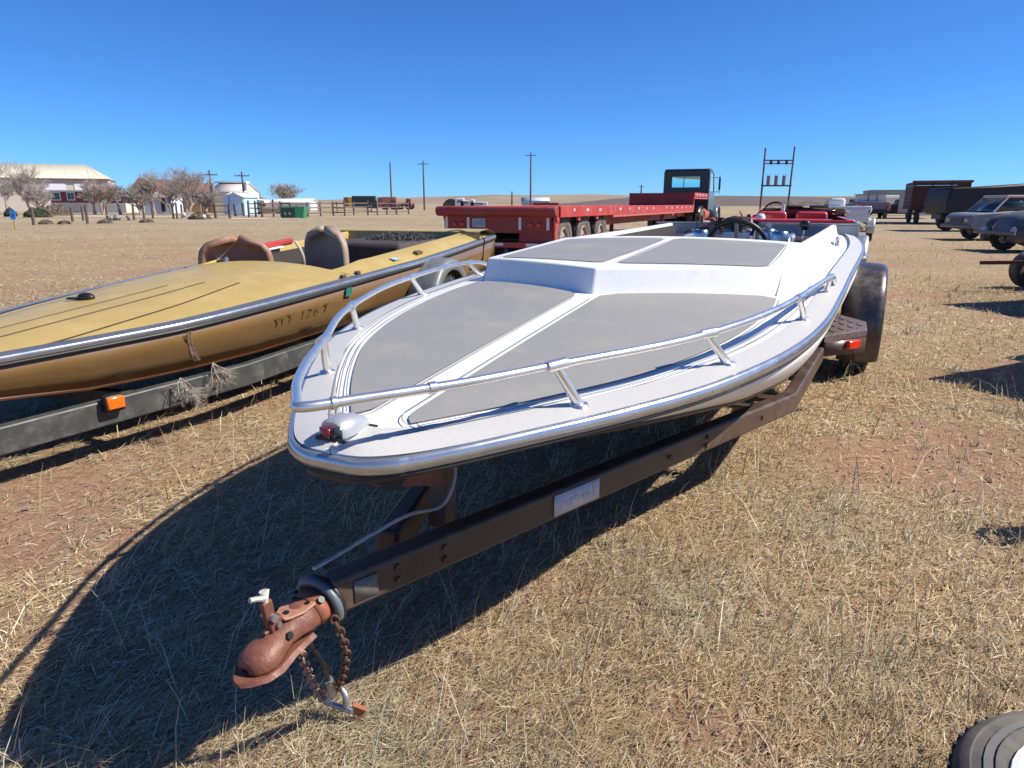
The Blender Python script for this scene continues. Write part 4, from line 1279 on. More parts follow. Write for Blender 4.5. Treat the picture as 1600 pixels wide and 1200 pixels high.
# fine dark deck stripes
M_LINE = mat('brown_deck_line', (0.11, 0.055, 0.025), 0.5, var=0.2)
for pts in ([(-0.10, 0.2), (-0.02, 0.9), (0.03, 1.5), (0.06, 1.95)], [(0.05, 0.3), (0.14, 0.9), (0.20, 1.6), (0.215, 2.1)], [(0.24, 0.45), (0.36, 0.8), (0.41, 1.1), (0.44, 1.6), (0.40, 2.2)], [(-0.26, 0.6), (-0.33, 1.2), (-0.36, 2.0)]):
    P = cr3([(x, s, 0) for x, s in pts], 10)
    P = [(p.x, p.y) for p in P]
    P = [p for p in P if abs(p[0]) < gb(p[1]) - 0.06]
    ribbon(P, 0.009, 0.005, M_LINE, 'deck_stripe', gdeck, gold)
mb = MB(); z = gdeck(1.55, -0.16); mb.sph((-0.16, 1.55, z + 0.012), 0.05, (1.15, 0.7, 0.55)); mb.box((-0.22, 1.52, z + 0.006), (0.07, 0.03, 0.012), rz=0.3); mb.build('deck_fitting', M_BLACK, gold)
# registration characters on the hull side, worn
M_REG = mat('worn_black_letters', (0.115, 0.062, 0.022), 0.6, var=0.5, scale=50, dirt=(0.19, 0.105, 0.033), dirt_amt=0.9, dirt_scale=30)
def side_point(s, f, out=0.012):
    b = gb(s); g = ggz(s) - 0.03; k = gkeel(s)
    cw = b * float(np.interp(s, [0, 1, 2, 3.5, 6], [0.70, 0.80, 0.84, 0.87, 0.9])); cz = k + (g - k) * float(np.interp(s, [0, 1, 2.5, 6], [0.35, 0.16, 0.14, 0.14]))
    return Vector((b + (cw - b) * f + out, s, g + (cz - g) * f))
p0, p1, p2 = side_point(2.02, 0.36), side_point(2.62, 0.36), side_point(2.3, 0.1)
ex = (p1 - p0).normalized(); ey = (p2 - side_point(2.3, 0.36)); ey = (ey - ex * ey.dot(ex)).normalized(); ez = ex.cross(ey)
mt = Matrix((ex, ey, ez)).transposed().to_4x4(); mt.translation = (p0 + p1) / 2 + ez * 0.012
for ch, dx in zip('WY126T', (-0.21, -0.12, 0.0, 0.065, 0.135, 0.235)):
    text_obj('registration_letter', ch, 0.105, M_REG, gold, mt @ Matrix.Translation((dx, 0, 0)))
mb = MB(); a = side_point(2.78, 0.12, 0.02); mb.box(a, (0.006, 0.07, 0.06), rz=-0.08, ry=0.25); mb.build('green_sticker', mat('green_sticker', (0.03, 0.22, 0.17), 0.5, var=0.3, scale=40), gold)
mb = MB(); mb.box((0.80, 3.60, ggz(3.6) + 0.055), (0.05, 0.10, 0.006), rz=0.05, ry=0.25); mb.build('blue_sticker', mat('blue_sticker', (0.35, 0.52, 0.62), 0.5, var=0.4, scale=40), gold)
mb = MB(); mb.box((0.82, 4.0, ggz(4.0) + 0.055), (0.045, 0.11, 0.03), rz=0.0, ry=0.25); mb.build('brown_hatch', mat('brown_fitting', (0.15, 0.09, 0.03), 0.5), gold, bevel=0.004)
for s in (2.84, 3.02):
    mb = MB(); mb.box((gb(s) - 0.075, s, ggz(s) + 0.03), (0.03, 0.05, 0.03)); mb.build('rope_hook', mat('dark_hook', (0.08, 0.05, 0.03), 0.6), gold, bevel=0.006)
# bucket seats
M_TAN = mat('tan_vinyl', (0.36, 0.265, 0.195), 0.55, var=0.12, scale=6, dirt=(0.42, 0.34, 0.28), dirt_amt=0.2)
M_BRV = mat('reddish_brown_vinyl', (0.30, 0.16, 0.095), 0.55, var=0.2, scale=6, dirt=(0.36, 0.22, 0.15), dirt_amt=0.25)
def bucket_seat(x, y, zb, m_shell, m_in, rz, h=0.42, w=0.27):
    root = bpy.data.objects.new('seat', None)      # replaced by a mesh part below
    bpy.data.objects.remove(root)
    rot = Matrix.Rotation(rz, 3, 'Z')
    mb = MB(); rings = []
    for k in range(9):
        v = k / 8
        wz = w * (1.0 - 0.10 * v) * math.sqrt(max(0.02, 1 - max(0, (v - 0.62) / 0.38) ** 2.4))
        ring = []
        for q in np.linspace(-1.35, 1.35, 13):
            ring.append(Vector((x, y, zb + h * v)) + rot @ Vector((wz * math.sin(q) * 1.06, 0.17 * (math.cos(q)) - 0.07 - 0.08 * v * 0, 0)))
        rings.append(ring)
    mb.loft(rings, False)
    shell = mb.build('seat_back', m_shell, gold, smooth=60, solid=0.055)
    mb = MB(); p = Vector((x, y - 0.16, zb + 0.02)); mb.box(p, (w * 1.7, 0.38, 0.10), rz=rz); mb.build('seat_cushion', m_in, shell, bevel=0.03, seg=3)
    return shell
bucket_seat(-0.46, 3.24, 0.555, M_BRV, M_BRV, 0.35, 0.42, 0.29)
bucket_seat(0.12, 3.66, 0.585, M_TAN, M_DARKIN, -0.42, 0.46, 0.29)
mb = MB(); mb.lathe([(0.0, 0.012), (0.022, 0.010), (0.024, 0.0)], (-0.40, 3.04, 0.82), 'y', 14); mb.build('seat_button', M_CHROME, gold)
mb = MB(); mb.tube(cr3([(0.04, 3.44, 0.72), (0.07, 3.40, 0.82), (0.055, 3.38, 0.90), (0.01, 3.39, 0.95)]), 0.012, 6); mb.build('seat_belt', mat('pale_webbing', (0.50, 0.44, 0.34), 0.8), gold, smooth=60)
# red pad along the far coaming
mb = MB(); mb.sweep_rect([(-0.66, 3.5, ggz(3.5) + 0.10), (-0.67, 4.3, ggz(4.3) + 0.10)], 0.05, 0.05); mb.build('red_coaming_pad', mat('red_vinyl', (0.42, 0.045, 0.035), 0.45, var=0.15), gold, bevel=0.012)
mb = MB(); mb.sweep_rect([(-0.61, 3.2, ggz(3.2) + 0.07), (-0.63, 4.1, ggz(4.1) + 0.07)], 0.03, 0.012); mb.build('white_piping', M_WHITE, gold)
# engine hatch: dark padded cover with a matted fringe
mb = MB(); mb.box((0.18, 4.55, 0.74), (0.84, 0.9, 0.34)); mb.build('engine_cover', mat('dark_brown_cover', (0.055, 0.042, 0.040), 0.75, var=0.25), gold, bevel=0.05, seg=3)
rng = random.Random(9)
mb = MB()
for k in range(420):
    x, y = 0.28 + rng.uniform(-0.26, 0.30), 4.70 + rng.uniform(-0.24, 0.30)
    z = 0.90 + 0.05 * math.exp(-((x - 0.3) ** 2 + (y - 4.7) ** 2) / 0.05)
    l_ = rng.uniform(0.03, 0.08); a = rng.uniform(0, 6.28)
    mb.tube([(x, y, z - 0.02), (x + l_ * 0.5 * math.cos(a), y + l_ * 0.5 * math.sin(a), z + l_ * 0.6), (x + l_ * math.cos(a), y + l_ * math.sin(a), z + l_ * 0.5)], [0.004, 0.003, 0.001], 3, cap=False)
fr_ = mb.build('weed_tangle', mat('grey_weed', (0.10, 0.09, 0.09), 0.85, var=0.5, scale=30), gold, smooth=60); fr_['kind'] = 'stuff'
# cords hanging at the stern corner
for pts in ([(0.70, 5.25, 0.965), (0.80, 5.32, 0.955), (0.925, 5.38, 0.90), (0.905, 5.42, 0.78), (0.885, 5.44, 0.62)], [(0.62, 5.1, 0.97), (0.70, 5.2, 0.985), (0.74, 5.34, 0.965), (0.68, 5.42, 0.96)], [(0.925, 5.1, 0.87), (0.90, 5.12, 0.72), (0.88, 5.11, 0.58)]):
    mb = MB(); mb.tube(cr3(pts), 0.007, 6); mb.build('tie_cord', M_BLACK, gold, smooth=60)
# dried grass streaks stuck to the hull
mb = MB()
for k in range(26):
    s0 = 1.42 + rng.uniform(-0.012, 0.015); f0 = 0.02
    pts = []
    for q in np.linspace(0, 1, 6):
        pts.append(side_point(s0 + 0.12 * q ** 1.5 + rng.uniform(-0.005, 0.005) * (0.3 + q), f0 + 0.85 * q, 0.016 + rng.uniform(0, 0.006)))
    n_ = rng.randint(3, 6); k0 = rng.randint(0, 6 - n_)
    mb.tube(pts[k0:k0 + n_], 0.0013, 3, cap=False)
dg = mb.build('stuck_grass', mat('pale_stuck_grass', (0.40, 0.30, 0.20), 0.9, var=0.3, scale=30), gold, smooth=0); dg['kind'] = 'stuff'

# ------------------------------------------------------------------ its trailer
gtr = thing('boat_trailer', 'dark grey boat trailer with orange marker light, under the gold speedboat', 'trailer', GB_LOC, GB_RZ)
M_GREYF = mat('dark_grey_frame', (0.075, 0.078, 0.075), 0.5, metal=0.3, var=0.3, scale=14, dirt=(0.16, 0.15, 0.13), dirt_amt=0.25, dirt_scale=10)
for sg in (-1, 1):
    mb = MB(); mb.sweep_rect([(sg * 0.03, -0.75, 0.20), (sg * 0.40, 0.55, 0.235), (sg * 0.74, 1.75, 0.275), (sg * 0.80, 2.6, 0.30), (sg * 0.80, 5.7, 0.38)], 0.06, 0.13)
    mb.build('frame_rail', M_GREYF, gtr, bevel=0.008)
    for s in (2.2, 5.2):
        mb = MB(); mb.sweep_rect([(sg * 0.35, s - 0.5, 0.34 + 0.02 * (s - 2)), (sg * 0.37, s + 0.5, 0.36 + 0.02 * (s - 2))], 0.08, 0.05); mb.build('bunk_board', M_DARKIN, gtr)
for s, z in ((1.2, 0.25), (2.6, 0.28), (5.5, 0.36)):
    w = 0.58 if s < 2 else 0.78
    mb = MB(); mb.box((0, s, z), (2 * w, 0.06, 0.08)); mb.build('cross_member', M_GREYF, gtr, bevel=0.006)
mb = MB(); mb.box((0.575, 0.98, 0.30), (0.05, 0.095, 0.085), rz=0.25 - 0.5); am = mb.build('marker_base', M_BLACK, gtr, bevel=0.008)
mb = MB(); mb.box((0.602, 0.973, 0.305), (0.022, 0.085, 0.062), rz=0.25 - 0.5); mb.build('orange_lens', M_ORANGELENS, am, bevel=0.008)
for sg in (-1, 1):
    wheel_parts(gtr, (sg * 1.0, 4.05, 0.32), 0.32, 0.2, sg, M_ALU)
    fender(gtr, sg * 1.0, 4.05, 0.37, 0.40, 0.25, sg, mat('grey_fender', (0.20, 0.205, 0.20), 0.5, metal=0.3, var=0.2, dirt=(0.30, 0.28, 0.25), dirt_amt=0.3), -0.1, PI + 0.1)
mb = MB(); mb.cyl((-1, 4.05, 0.32), (1, 4.05, 0.32), 0.03); mb.build('axle', M_GREYF, gtr)

# tumbleweed sprigs caught on the trailer frame
def sprig(center, size, n, seed, label):
    rng = random.Random(seed)
    mb = MB()
    def branch(p, d, l_, r_, lev):
        q = p + d * l_
        mid = p + d * l_ * 0.5 + Vector((rng.uniform(-1, 1), rng.uniform(-1, 1), rng.uniform(-1, 1))) * l_ * 0.12
        mb.tube([p, mid, q], [r_, r_ * 0.85, r_ * 0.6], 4, cap=False)
        if lev:
            for k in range(rng.randint(3, 5)):
                d2 = (d + Vector((rng.uniform(-1, 1), rng.uniform(-1, 1), rng.uniform(-1, 1))) * 0.75).normalized()
                branch(mid.lerp(q, rng.random()), d2, l_ * rng.uniform(0.4, 0.7), r_ * 0.6, lev - 1)
    for k in range(n):
        d = Vector((rng.uniform(-0.2, 0.9), rng.uniform(-0.6, 0.6), rng.uniform(-1.0, -0.1))).normalized()
        branch(Vector((0, 0, 0)), d, size * rng.uniform(0.6, 1.0), 0.0022, 3)
    o = mb.build('tumbleweed', mat('bleached_tumbleweed', (0.40, 0.33, 0.27), 0.9, var=0.25, scale=20), None, smooth=0)
    o.location = center
    tag(o, label, 'tumbleweed', 'tumbleweed sprigs caught on the grey trailer')
    return o
gm_ = Matrix.Translation(GB_LOC) @ Matrix.Rotation(GB_RZ, 4, 'Z')
sprig(gm_ @ Vector((0.70, 1.30, 0.36)), 0.13, 7, 4, 'drooping bleached tumbleweed sprig just right of the orange marker light')
sprig(gm_ @ Vector((0.74, 1.50, 0.40)), 0.11, 7, 8, 'smaller tumbleweed sprig behind the drooping one on the grey trailer frame')
# ------------------------------------------------------------------ red lowboy trailer (local: y forward, x right, origin at rear centre)
RT_RZ = -R(24)
ra = Vector((math.sin(R(24)), math.cos(R(24)), 0)); rr2 = Vector((math.cos(R(24)), -math.sin(R(24)), 0))
RT_LOC = Vector((0.90, 13.7, 0)) - rr2 * 1.30
M_RED = mat('faded_red_paint', (0.27, 0.030, 0.026), 0.5, var=0.22, scale=2.5, dirt=(0.24, 0.085, 0.065), dirt_amt=0.30, dirt_scale=3)
M_REDB = mat('bright_red_paint', (0.42, 0.040, 0.030), 0.45, var=0.2, scale=3, dirt=(0.45, 0.13, 0.09), dirt_amt=0.3, dirt_scale=4)
M_WREF = mat('white_reflector_tape', (0.72, 0.72, 0.70), 0.4, var=0.1)
M_TYREG = mat('dusty_tyre', (0.075, 0.070, 0.064), 0.85, var=0.3, scale=6, dirt=(0.20, 0.17, 0.14), dirt_amt=0.4)
low = thing('flatbed_trailer', 'long red flatbed trailer with three axles, hitched to the dark truck', 'trailer', RT_LOC, RT_RZ)
mb = MB(); mb.box((0, 7.8, 1.10), (2.50, 15.2, 0.10)); mb.build('deck', M_RED, low)
for k in range(9):
    mb = MB(); mb.box((-1.05 + 0.2625 * k, 7.75, 1.165), (0.25, 15.1, 0.03)); mb.build('deck_plank', mat('worn_red_planks', (0.22, 0.06, 0.045), 0.8, var=0.3, scale=3, streak=(1, 0.1, 1)), low)
for sg in (-1, 1):
    mb = MB(); mb.box((sg * 1.275, 7.8, 1.09), (0.05, 15.3, 0.22)); sr = mb.build('side_rail', M_REDB, low, bevel=0.01)
    mb = MB(); mb.box((sg * 1.285, 9.6, 0.955), (0.04, 11.4, 0.05)); mb.build('lower_flange', mat('pinkish_faded_red', (0.50, 0.12, 0.10), 0.55, var=0.2), sr)
    for k in range(16):
        if k in (3, 9): continue
        mb = MB(); mb.box((sg * 1.303, 0.9 + 0.92 * k + random.uniform(-0.08, 0.08), 1.12 + random.uniform(-0.01, 0.01)), (0.010, random.uniform(0.10, 0.17), 0.06)); mb.build('stake_pocket', mat('dirty_reflector', (0.52, 0.47, 0.43), 0.5, var=0.35, scale=2.0), sr)
    for y in (0.06, 1.34, 2.65):
        pass
# tail: rolled bumper beam, lamp panels, ICC bar
mb = MB()
prof = [(-0.10, 1.00), (-0.16, 1.04), (-0.18, 1.12), (-0.15, 1.18), (-0.08, 1.20), (0.05, 1.20), (0.05, 1.00)]
mb.prism(prof, 'yz', -1.36, 1.30)
mb.build('tail_beam', M_RED, low, bevel=0.02)
mb = MB(); mb.box((0, 0.02, 0.84), (2.30, 0.06, 0.33)); tp = mb.build('tail_panel', M_RED, low, bevel=0.005)
for x in (-1.17, -0.66, 0.50, 1.10):
    mb = MB(); mb.box((x, -0.02, 0.86), (0.055, 0.03, 0.24)); mb.build('reflector_strip', M_WREF, tp)
for x in (-0.98, -0.80, 0.72, 0.90):
    mb = MB(); mb.lathe([(0.0, -0.03), (0.04, -0.028), (0.055, -0.01), (0.056, 0.02)], (x, -0.01, 0.84), 'y', 16); mb.build('tail_lamp', M_REDLENS, tp, smooth=50)
mb = MB(); mb.box((-0.42, -0.02, 0.87), (0.30, 0.02, 0.18)); lp = mb.build('licence_plate', mat('pale_plate', (0.34, 0.40, 0.44), 0.5, var=0.2, scale=10), tp)
mb = MB(); mb.box((-0.40, -0.033, 0.87), (0.16, 0.004, 0.07)); mb.build('plate_print', mat('plate_blue_print', (0.16, 0.34, 0.42), 0.5, var=0.3, scale=30), lp)
mb = MB(); mb.box((0.80, 0.03, 0.56), (0.66, 0.05, 0.32)); mb.build('toolbox_panel', M_RED, low, bevel=0.008)
mb = MB(); mb.box((-0.85, 0.06, 0.56), (0.5, 0.05, 0.32)); mb.build('toolbox_panel', M_RED, low, bevel=0.008)
mb = MB(); mb.box((0, -0.02, 0.44), (2.2, 0.09, 0.11)); ub = mb.build('under_bumper', M_REDB, low, bevel=0.01)
for x in (0.02, 0.78):
    mb = MB(); mb.box((x, -0.072, 0.45), (0.26, 0.01, 0.055)); mb.build('bumper_sticker', M_WREF, ub)
for x in (-1.15, -0.5, 0.5, 1.15):
    mb = MB(); mb.box((x, 0.05, 0.66), (0.06, 0.08, 0.5)); mb.build('bumper_post', M_RED, low)
# side gusset shaped bracket at the tail corner
for sg in (-1, 1):
    mb = MB(); mb.prism([(0.0, 1.0), (0.28, 1.0), (0.16, 0.72), (0.10, 0.40), (0.0, 0.40)], 'yz', sg * 1.20, sg * 1.24); mb.build('corner_gusset', M_REDB, low)
for sg in (-1, 1):
    for y in (0.75, 2.05, 3.35):
        ty, rm = wheel_parts(low, (sg * 1.06, y, 0.50), 0.50, 0.26, sg, mat('dusty_wheel', (0.30, 0.26, 0.22), 0.6, var=0.25), 0.55, 24, M_TYREG)
        mb = MB(); mb.cyl((sg * 1.1, y, 0.5), (sg * 1.22, y, 0.5), 0.10, 0.08); mb.build('hub', M_RED, rm)
for y in (0.75, 2.05, 3.35):
    mb = MB(); mb.cyl((-1.0, y, 0.5), (1.0, y, 0.5), 0.065); mb.build('axle', M_BLACK, low)
for sg in (-1, 1):
    mb = MB(); mb.box((sg * 0.45, 7.6, 0.86), (0.12, 15.2, 0.36)); mb.build('main_beam', M_RED, low)
    for y in (0.1, 1.40, 2.70, 4.0):
        mb = MB(); mb.prism([(y - 0.10, 1.0), (y + 0.10, 1.0), (y + 0.06, 0.90), (y - 0.06, 0.90)], 'yz', sg * 1.22, sg * 1.27); mb.build('fender_bracket', M_REDB, low)
    mb = MB(); mb.box((sg * 0.9, 11.5, 0.55), (0.12, 0.12, 0.9)); mb.build('landing_leg', M_RED, low)
mb = MB(); mb.box((0.0, 9.5, 0.82), (0.8, 3.4, 0.30)); mb.build('air_tank_box', M_BLACK, low)
# raised neck
mb = MB(); mb.box((0, 15.4, 1.42), (2.60, 0.08, 0.48)); mb.build('neck_riser', M_RED, low)
mb = MB(); mb.box((0, 17.1, 1.60), (2.50, 3.3, 0.10)); mb.build('neck_deck', M_RED, low)
for sg in (-1, 1):
    mb = MB(); mb.box((sg * 1.275, 17.1, 1.59), (0.05, 3.4, 0.16)); nr = mb.build('neck_rail', M_REDB, low)
    mb = MB(); mb.box((sg * 1.28, 17.1, 1.46), (0.045, 3.3, 0.05)); mb.build('neck_flange', mat('pinkish_faded_red', (0.5, 0.12, 0.1)), nr)
    mb = MB(); mb.box((sg * 1.27, 15.36, 1.30), (0.05, 0.06, 0.42)); mb.build('neck_post', M_REDB, nr)
    for k in range(4):
        mb = MB(); mb.box((sg * 1.305, 15.9 + 0.75 * k, 1.60), (0.01, 0.15, 0.06)); mb.build('stake_pocket', M_WREF, nr)

# ------------------------------------------------------------------ the dark truck
TK_LOC = RT_LOC + ra * 17.6
trk = thing('truck', 'dark truck tractor with black cab, facing away ahead of the red flatbed trailer', 'truck', TK_LOC, RT_RZ)
M_CABK = mat('black_green_cab', (0.012, 0.016, 0.017), 0.35, var=0.2, coat=0.3)
M_CABS = mat('blue_grey_cab_side', (0.10, 0.145, 0.165), 0.32, var=0.15, coat=0.4)
M_TRED = mat('truck_frame_red', (0.42, 0.09, 0.06), 0.5, var=0.2)
for sg in (-1, 1):
    mb = MB(); mb.box((sg * 0.42, 2.6, 0.86), (0.09, 7.4, 0.26)); mb.build('frame_rail', M_TRED, trk)
mb = MB(); mb.box((0, 1.0, 1.06), (0.9, 1.1, 0.10)); mb.build('fifth_wheel', M_BLACK, trk, bevel=0.02)
# cab: back wall, sides, roof, floor around a real window opening
cb = [(3.05, 0.95), (4.75, 0.95), (4.75, 1.75), (4.30, 2.62), (4.05, 2.72), (3.10, 2.74), (3.05, 2.70)]
for sg in (-1, 1):
    mb = MB(); mb.prism([(3.05, 1.0), (4.75, 1.0), (4.75, 1.80), (3.05, 1.80)], 'yz', sg * 1.02, sg * 1.06); dr = mb.build('cab_side', M_CABS, trk, bevel=0.01)
    mb = MB(); mb.prism([(3.05, 1.80), (3.40, 1.80), (3.40, 2.70), (3.05, 2.70)], 'yz', sg * 1.00, sg * 1.05); mb.build('rear_pillar', M_CABS, dr)
    mb = MB(); mb.prism([(4.62, 1.80), (4.76, 1.80), (4.30, 2.66), (4.16, 2.66)], 'yz', sg * 1.00, sg * 1.05); mb.build('front_pillar', M_BLACK, dr)
    mb = MB(); mb.prism([(3.40, 1.80), (4.66, 1.80), (4.22, 2.62), (3.40, 2.62)], 'yz', sg * 1.02, sg * 1.03); mb.build('side_window', mat('pale_window_glass', (0.25, 0.36, 0.42), 0.08, var=0.1, coat=0.5), dr)
    mb = MB(); mb.box((sg * 1.30, 4.55, 2.16), (0.09, 0.10, 0.58)); mr_ = mb.build('mirror', M_BLACK, trk, bevel=0.03)
    for z in (2.46, 1.80):
        mb = MB(); mb.tube([(sg * 1.04, 4.45, z - 0.02), (sg * 1.3, 4.56, z)], 0.014, 6); mb.build('mirror_arm', M_BLACK, mr_)
    mb = MB(); mb.tube([(sg * 1.3, 4.56, 1.70), (sg * 1.3, 4.56, 2.55)], 0.014, 6); mb.build('mirror_post', M_BLACK, mr_)
z0, z1, w0, w1, o0, o1 = 1.0, 2.70, -1.03, 1.03, -0.66, 0.62
mb = MB(); yb = (3.02, 3.06)
def bx(a, b, c, d): mb.box(((a + b) / 2, 3.04, (c + d) / 2), (b - a, 0.05, d - c))
bx(w0, w1, z0, 1.98); cw_ = mb.build('cab_back', M_CABK, trk)
mb = MB(); bx(w0, w1, 2.46, z1); mb.build('back_upper', M_CABK, cw_)
mb = MB(); bx(w0, o0, 1.98, 2.46); mb.build('back_pillar', M_CABK, cw_)
mb = MB(); bx(o1, w1, 1.98, 2.46); mb.build('back_pillar', M_CABK, cw_)
gm2 = bpy.data.materials.new('cab_glass'); gm2.use_nodes = True
gb_ = gm2.node_tree.nodes['Principled BSDF']; gb_.inputs['Transmission Weight'].default_value = 1.0; gb_.inputs['Roughness'].default_value = 0.02; gb_.inputs['Base Color'].default_value = (0.75, 0.95, 0.95, 1); gb_.inputs['IOR'].default_value = 1.02
mb = MB(); mb.box(((o0 + o1) / 2, 3.05, 2.22), (o1 - o0, 0.006, 0.48)); mb.build('back_window', gm2, cw_)
mb = MB(); mb.box((-0.20, 3.50, 2.2), (0.03, 0.03, 0.5)); mb.build('inner_bar', M_BLACK, cw_)
mb = MB(); mb.prism([(3.0, 2.70), (4.25, 2.66), (4.1, 2.76), (3.4, 2.82), (3.04, 2.79)], 'yz', -1.03, 1.03); mb.build('cab_roof', M_CABK, trk, bevel=0.05, seg=3)
mb = MB(); mb.box((0, 3.9, 0.98), (2.08, 1.75, 0.08)); mb.build('cab_floor', M_CABK, trk)
mb = MB(); mb.add([(-1.0, 4.74, 1.80), (1.0, 4.74, 1.80), (0.98, 4.22, 2.64), (-0.98, 4.22, 2.64)], [(0, 1, 2, 3)]); mb.build('windscreen', gm2, trk, solid=0.006)
mb = MB(); mb.prism([(4.72, 0.9), (6.35, 0.85), (6.45, 1.10), (6.40, 1.45), (6.2, 1.62), (4.74, 1.82)], 'yz', -0.80, 0.80); mb.build('hood', M_CABS, trk, bevel=0.08, seg=3)
for sg in (-1, 1):
    mb = MB(); mb.lathe([(0.60, -0.2), (0.63, -0.1), (0.63, 0.15), (0.58, 0.22)], (sg * 0.98, 5.75, 0.55), 'x', 20, -0.1, PI + 0.1); mb.build('front_fender', M_CABS, trk, smooth=50, solid=0.02)
    wheel_parts(trk, (sg * 1.0, 5.75, 0.51), 0.51, 0.27, sg, M_RIMW, 0.55, 20, M_TYREG)
    ty, rm = wheel_parts(trk, (sg * 1.02, 1.0, 0.51), 0.51, 0.30, sg, mat('red_wheel_paint', (0.45, 0.025, 0.02), 0.45, var=0.15), 0.58, 20, M_TYREG)
    wheel_parts(trk, (sg * 0.68, 1.0, 0.51), 0.51, 0.28, sg, M_BLACK, 0.58, 20, M_TYREG)
    mb = MB(); mb.cyl((sg * 0.78, 2.35, 0.78), (sg * 0.78, 3.65, 0.78), 0.28, 0.28, 18); mb.build('fuel_tank', M_TRED, trk)
    mb = MB(); mb.lathe([(0.62, -0.16), (0.63, 0.0), (0.62, 0.16)], (sg * 0.95, 1.0, 0.52), 'x', 14, 0.5, PI - 0.5); mb.build('mud_guard', M_CABK, trk, smooth=50, solid=0.02)
mb = MB(); mb.cyl((-1.0, 1.0, 0.51), (1.0, 1.0, 0.51), 0.09); mb.build('axle', M_BLACK, trk)
mb = MB(); mb.cyl((-1.0, 5.75, 0.51), (1.0, 5.75, 0.51), 0.07); mb.build('axle', M_BLACK, trk)
mb = MB(); mb.box((0, 6.42, 0.62), (2.2, 0.12, 0.28)); mb.build('bumper', M_ALU, trk, bevel=0.03)

# ------------------------------------------------------------------ boats further back in the row
def simple_boat(name_label, loc, rz, cols, L=5.2, beam=0.95, zg=0.86, wheel=True, crown=0.09, sd=0.13):
    m_deck, m_hull, m_in = cols
    root = thing('motorboat', name_label, 'boat', loc, rz)
    f, cv = curve_fn([(0.0, 0.0), (0.01, 0.05), (0.06, 0.12), (0.3, 0.28 * beam), (0.8, 0.58 * beam), (1.5, 0.82 * beam), (2.4, 0.95 * beam), (3.6, beam), (L, 0.94 * beam)])
    gzf = lambda s: zg + 0.02 * s
    kf = lambda s: float(np.interp(s, [0, 0.3, 1, 2, L], [zg - 0.12, zg - 0.24, zg - 0.38, zg - 0.42, zg - 0.44]))
    a, b = hull_meshes(cv, gzf, kf, lambda s: 0.86, lambda s: 0.4)
    a.build('hull_side', m_hull, root, solid=0.01); b.build('hull_bottom', m_hull, root, solid=0.01)
    dk = lambda s, x: gzf(s) + crown * min(1, s / 1.5) * (1 - (x / max(f(s), 1e-3)) ** 2)
    mb = MB(); mb.grid(lambda s, t: (t * f(s), s, dk(s, t * f(s))), [0.001, 0.01, 0.05, 0.12] + list(np.linspace(0.2, 2.5, 16)), list(np.linspace(-1, 1, 17))); mb.build('foredeck', m_deck, root, smooth=50)
    for sg in (-1, 1):
        rings = []
        for s in np.linspace(2.5, L, 10):
            rings.append([(sg * x, s, z) for x, z in ((f(s) - 0.30, gzf(s) - 0.10), (f(s) - 0.29, gzf(s) + 0.07), (f(s) - 0.24, gzf(s) + 0.075), (f(s), gzf(s)))])
        mb = MB(); mb.loft(rings, False); mb.build('side_deck', m_deck, root, smooth=40)
    mb = MB(); mb.box((0, L - 0.25, gzf(L) + 0.0), (2 * f(L) - 0.02, 0.5, sd)); mb.build('stern_deck', m_deck, root, bevel=0.02)
    mb = MB(); mb.box((0, L, gzf(L) - 0.24), (2 * f(L) * 0.92, 0.04, 0.42)); mb.build('transom', m_hull, root)
    mb = MB(); mb.box((0, 3.6, zg - 0.30), (2 * beam - 0.62, 2.2, 0.03)); mb.build('cockpit_floor', m_in, root)
    for x in (-0.30, 0.30):
        mb = MB(); mb.box((x, 3.75, zg + 0.02), (0.46, 0.12, 0.42), rx=-0.15); mb.build('seat_back', m_in, root, bevel=0.05, seg=3)
    if wheel:
        c = Vector((0.32, 2.95, zg + 0.20)); t = Matrix.Rotation(R(65), 3, 'X')
        mb = MB(); mb.tube([c + t @ Vector((0.19 * math.cos(q), 0.19 * math.sin(q), 0)) for q in np.linspace(0, 2 * PI, 25)[:-1]], 0.016, 6, closed=True); mb.tube([c + t @ Vector((-0.18, 0, 0)), c, c + t @ Vector((0.18, 0, 0))], 0.012, 6); mb.build('steering_wheel', M_BLACK, root, smooth=60)
    path = gunwale_path(cv[::3], gzf, -0.01, 0.004, L); mb = MB(); mb.tube(path, 0.02, 6); mb.build('rub_rail', M_ALU, root, smooth=60)
    return root, f, gzf
def boat_dolly(label, loc, rz, zf=0.40, wy=3.9, m=M_GALV, m_f=M_ALU):
    root = thing('boat_trailer', label, 'trailer', loc, rz)
    for sg in (-1, 1):
        mb = MB(); mb.sweep_rect([(sg * 0.05, -0.9, zf), (sg * 0.7, 1.6, zf), (sg * 0.75, 5.2, zf)], 0.07, 0.1); mb.build('frame_rail', m, root)
        wheel_parts(root, (sg * 1.0, wy, 0.32), 0.32, 0.2, sg, M_ALU)
        fender(root, sg * 1.0, wy, 0.36, 0.42, 0.26, sg, m_f, -0.2, PI + 0.2)
        mb = MB(); mb.box((sg * 0.96, wy + 0.78, 0.50), (0.30, 0.55, 0.06)); mb.build('step_plate', mat('bright_step_plate', (0.45, 0.47, 0.48), 0.4, metal=0.6, var=0.2, scale=30), root)
        mb = MB(); mb.box((sg * 0.34, 3.0, zf + 0.06), (0.09, 3.4, 0.05)); mb.build('bunk_board', M_DARKIN, root)
    for y in (1.6, 3.0, 5.1):
        mb = MB(); mb.box((0, y, zf - 0.01), (1.46, 0.06, 0.07)); mb.build('cross_member', m, root)
    mb = MB(); mb.cyl((-1, wy, 0.32), (1, wy, 0.32), 0.03); mb.build('axle', m, root)
    return root
